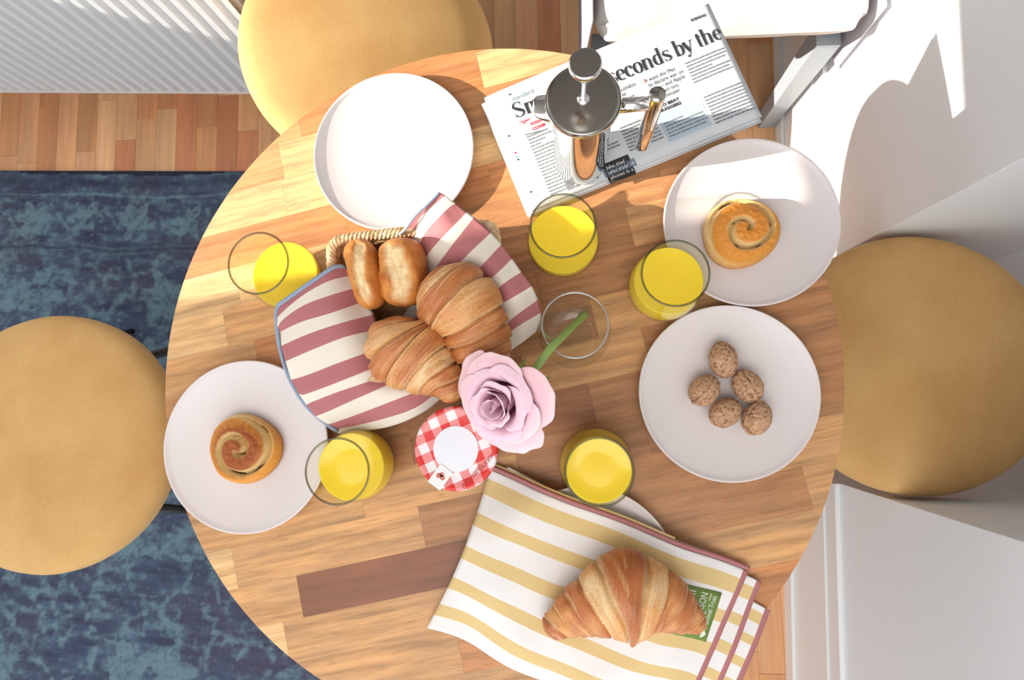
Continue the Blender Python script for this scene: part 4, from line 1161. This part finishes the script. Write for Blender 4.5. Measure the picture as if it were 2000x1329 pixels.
    ob('label_text', on_label([(.73, .88), (.75, .88), (.75, .06), (.73, .06)]), [(0, 1, 2, 3)], wv_, lab, smooth=False)
    V_, F_ = [], []
    for cx_, cy_, r in ((.80, .86, .035), (.86, .83, .04), (.86, .89, .04), (.82, .81, .03), (.82, .92, .03), (.90, .86, .03)):
        b_ = [(cx_ + r*math.cos(2*PI*i/8), cy_ + .8*r*math.sin(2*PI*i/8)) for i in range(8)]; k = len(V_); V_ += b_; F_.append(tuple(range(k, k+8)))
    ob('leaf_print', on_label(V_), F_, wv_, lab, smooth=False)
napkin()

# ------------------------------------------------------------------ rose
def rose():
    zc = T + .128
    head = Vector(W3(985, 780, zc)); axis = Vector((-.42, -.32, .85)).normalized()
    root = empty('rose', tuple(head)); tag(root, 'pale pink rose leaning out of the glass over the basket', 'rose')
    q = axis.to_track_quat('Z', 'Y').to_matrix()
    deep, pale, edge_ = srgb(214, 110, 146), srgb(240, 194, 207), srgb(246, 220, 222)
    rr_ = random.Random(5)
    ga = 2.399
    # (ring radius at the base, flare, height, angular half width, outward curl, lean, count)
    specs = []
    for i in range(5): specs.append((.0020 + .0012*i, .06 + .07*i, .047, 1.9, .000, i))
    for i in range(6): specs.append((.0080 + .0014*i, .26 + .06*i, .047 - .0006*i, 1.25, .0030 + .0008*i, i+5))
    for i in range(4): specs.append((.0145 + .0008*i, .56 + .04*i, .045 - .0008*i, 1.20, .0070, i+11))
    for i in range(4): specs.append((.0160, .74 + .05*i, .041 - .001*i, 1.05, .0105, i+15))
    for (r0, fl, h, hw_, curl, k) in specs:
        a0 = k*ga + .4; nu, nv = 15, 17; v = []; cl = []
        sd_ = rr_.uniform(0, 50)
        for i in range(nu):
            t = i/(nu-1)
            for j in range(nv):
                s = -1 + 2*j/(nv-1)
                wd = hw_*(math.sin(PI*min(.97, .14 + .62*t))**.8)
                an = a0 + s*wd
                top = 1 - .20*abs(s)**3 - .05*abs(nz(s*2.2, sd_)) + .03*math.exp(-(s/.1)**2)
                tt = t*top
                rad = r0 + fl*.036*(tt**1.25) + curl*sst(.62, 1, tt) + .0015*nz(s*2.6, t*2, sd_)*tt*2
                z = -.030 + h*1.25*math.sin(tt*PI/2*.98)**.9 - curl*1.05*sst(.72, 1.0, tt) - fl*.013*tt
                rad += .004*fl*abs(s)**2*tt
                p = q @ Vector((rad*math.cos(an), rad*math.sin(an), z)); v.append(p)
                c = mix3(deep, pale, sst(.05, .80, tt)); c = mix3(c, edge_, sst(.80, 1, tt)*.8 + .2*abs(s)**3)
                if k < 12: c = mix3(c, srgb(226, 196, 222), .4)
                cl.append(c)
        o = ob('petal', v, grid_f(nu, nv), M_PETAL, root, cols=cl); m = o.modifiers.new('s', 'SOLIDIFY'); m.thickness = .0006; m2 = o.modifiers.new('u', 'SUBSURF'); m2.levels = 1; m2.render_levels = 1
    base = q @ Vector((0, 0, -.026))
    v, f = lathe_vf([(.003, -.040), (.008, -.034), (.0105, -.027), (.007, -.020)], 20, True, True); v = [q @ Vector(p) for p in v]; ob('calyx', v, f, M_SEPAL, root)
    # stem: from the calyx over the glass rim and down to the far side of the base
    st = [head + (q @ Vector((0, 0, -.037))), Vector(W3(1066, 692, T+.1065)), Vector(W3(1096, 660, T+.083)), Vector(W3(1122, 634, T+.045)), Vector(W3(1143, 614, T+.012))]
    P = crom([tuple(p) for p in st], 40); rad = np.interp(np.linspace(0, 1, 40), [0, .3, .8, 1], [.0040, .0042, .0040, .0044])
    v, f = tube_vf([tuple(Vector(p)-head) for p in P], list(rad), 12); ob('stem', v, f, M_STEM, root)
    for k in range(5):
        a = k*2*PI/5; nu, nv = 9, 5; v = []
        for i in range(nu):
            t = i/(nu-1)
            for j in range(nv):
                s = -1 + 2*j/(nv-1); w = .0042*math.sin(PI*min(1, .15+t*.85))
                p = Vector(((.008 + .020*t)*math.cos(a) - s*w*math.sin(a), (.008 + .020*t)*math.sin(a) + s*w*math.cos(a), -.030 - .020*t*t + .002*abs(s))); v.append(q @ p)
        o = ob('sepal', v, grid_f(nu, nv), M_SEPAL, root); m = o.modifiers.new('s', 'SOLIDIFY'); m.thickness = .0007
    # thin leaf stalk curling off the stem at the glass edge
    tw = [P[21], np.array(W3(1082, 664, T+.090)), np.array(W3(1066, 656, T+.088)), np.array(W3(1058, 640, T+.080))]
    v, f = tube_vf([tuple(Vector(p)-head) for p in crom(tw, 16)], list(np.linspace(.0014, .0006, 16)), 8); ob('leaf_stalk', v, f, M_SEPAL, root)
    tw = [P[17], np.array(W3(1070, 668, T+.094)), np.array(W3(1064, 690, T+.098))]
    v, f = tube_vf([tuple(Vector(p)-head) for p in crom(tw, 16)], list(np.linspace(.0012, .0006, 16)), 8); ob('leaf_stalk', v, f, M_SEPAL, root)
rose()
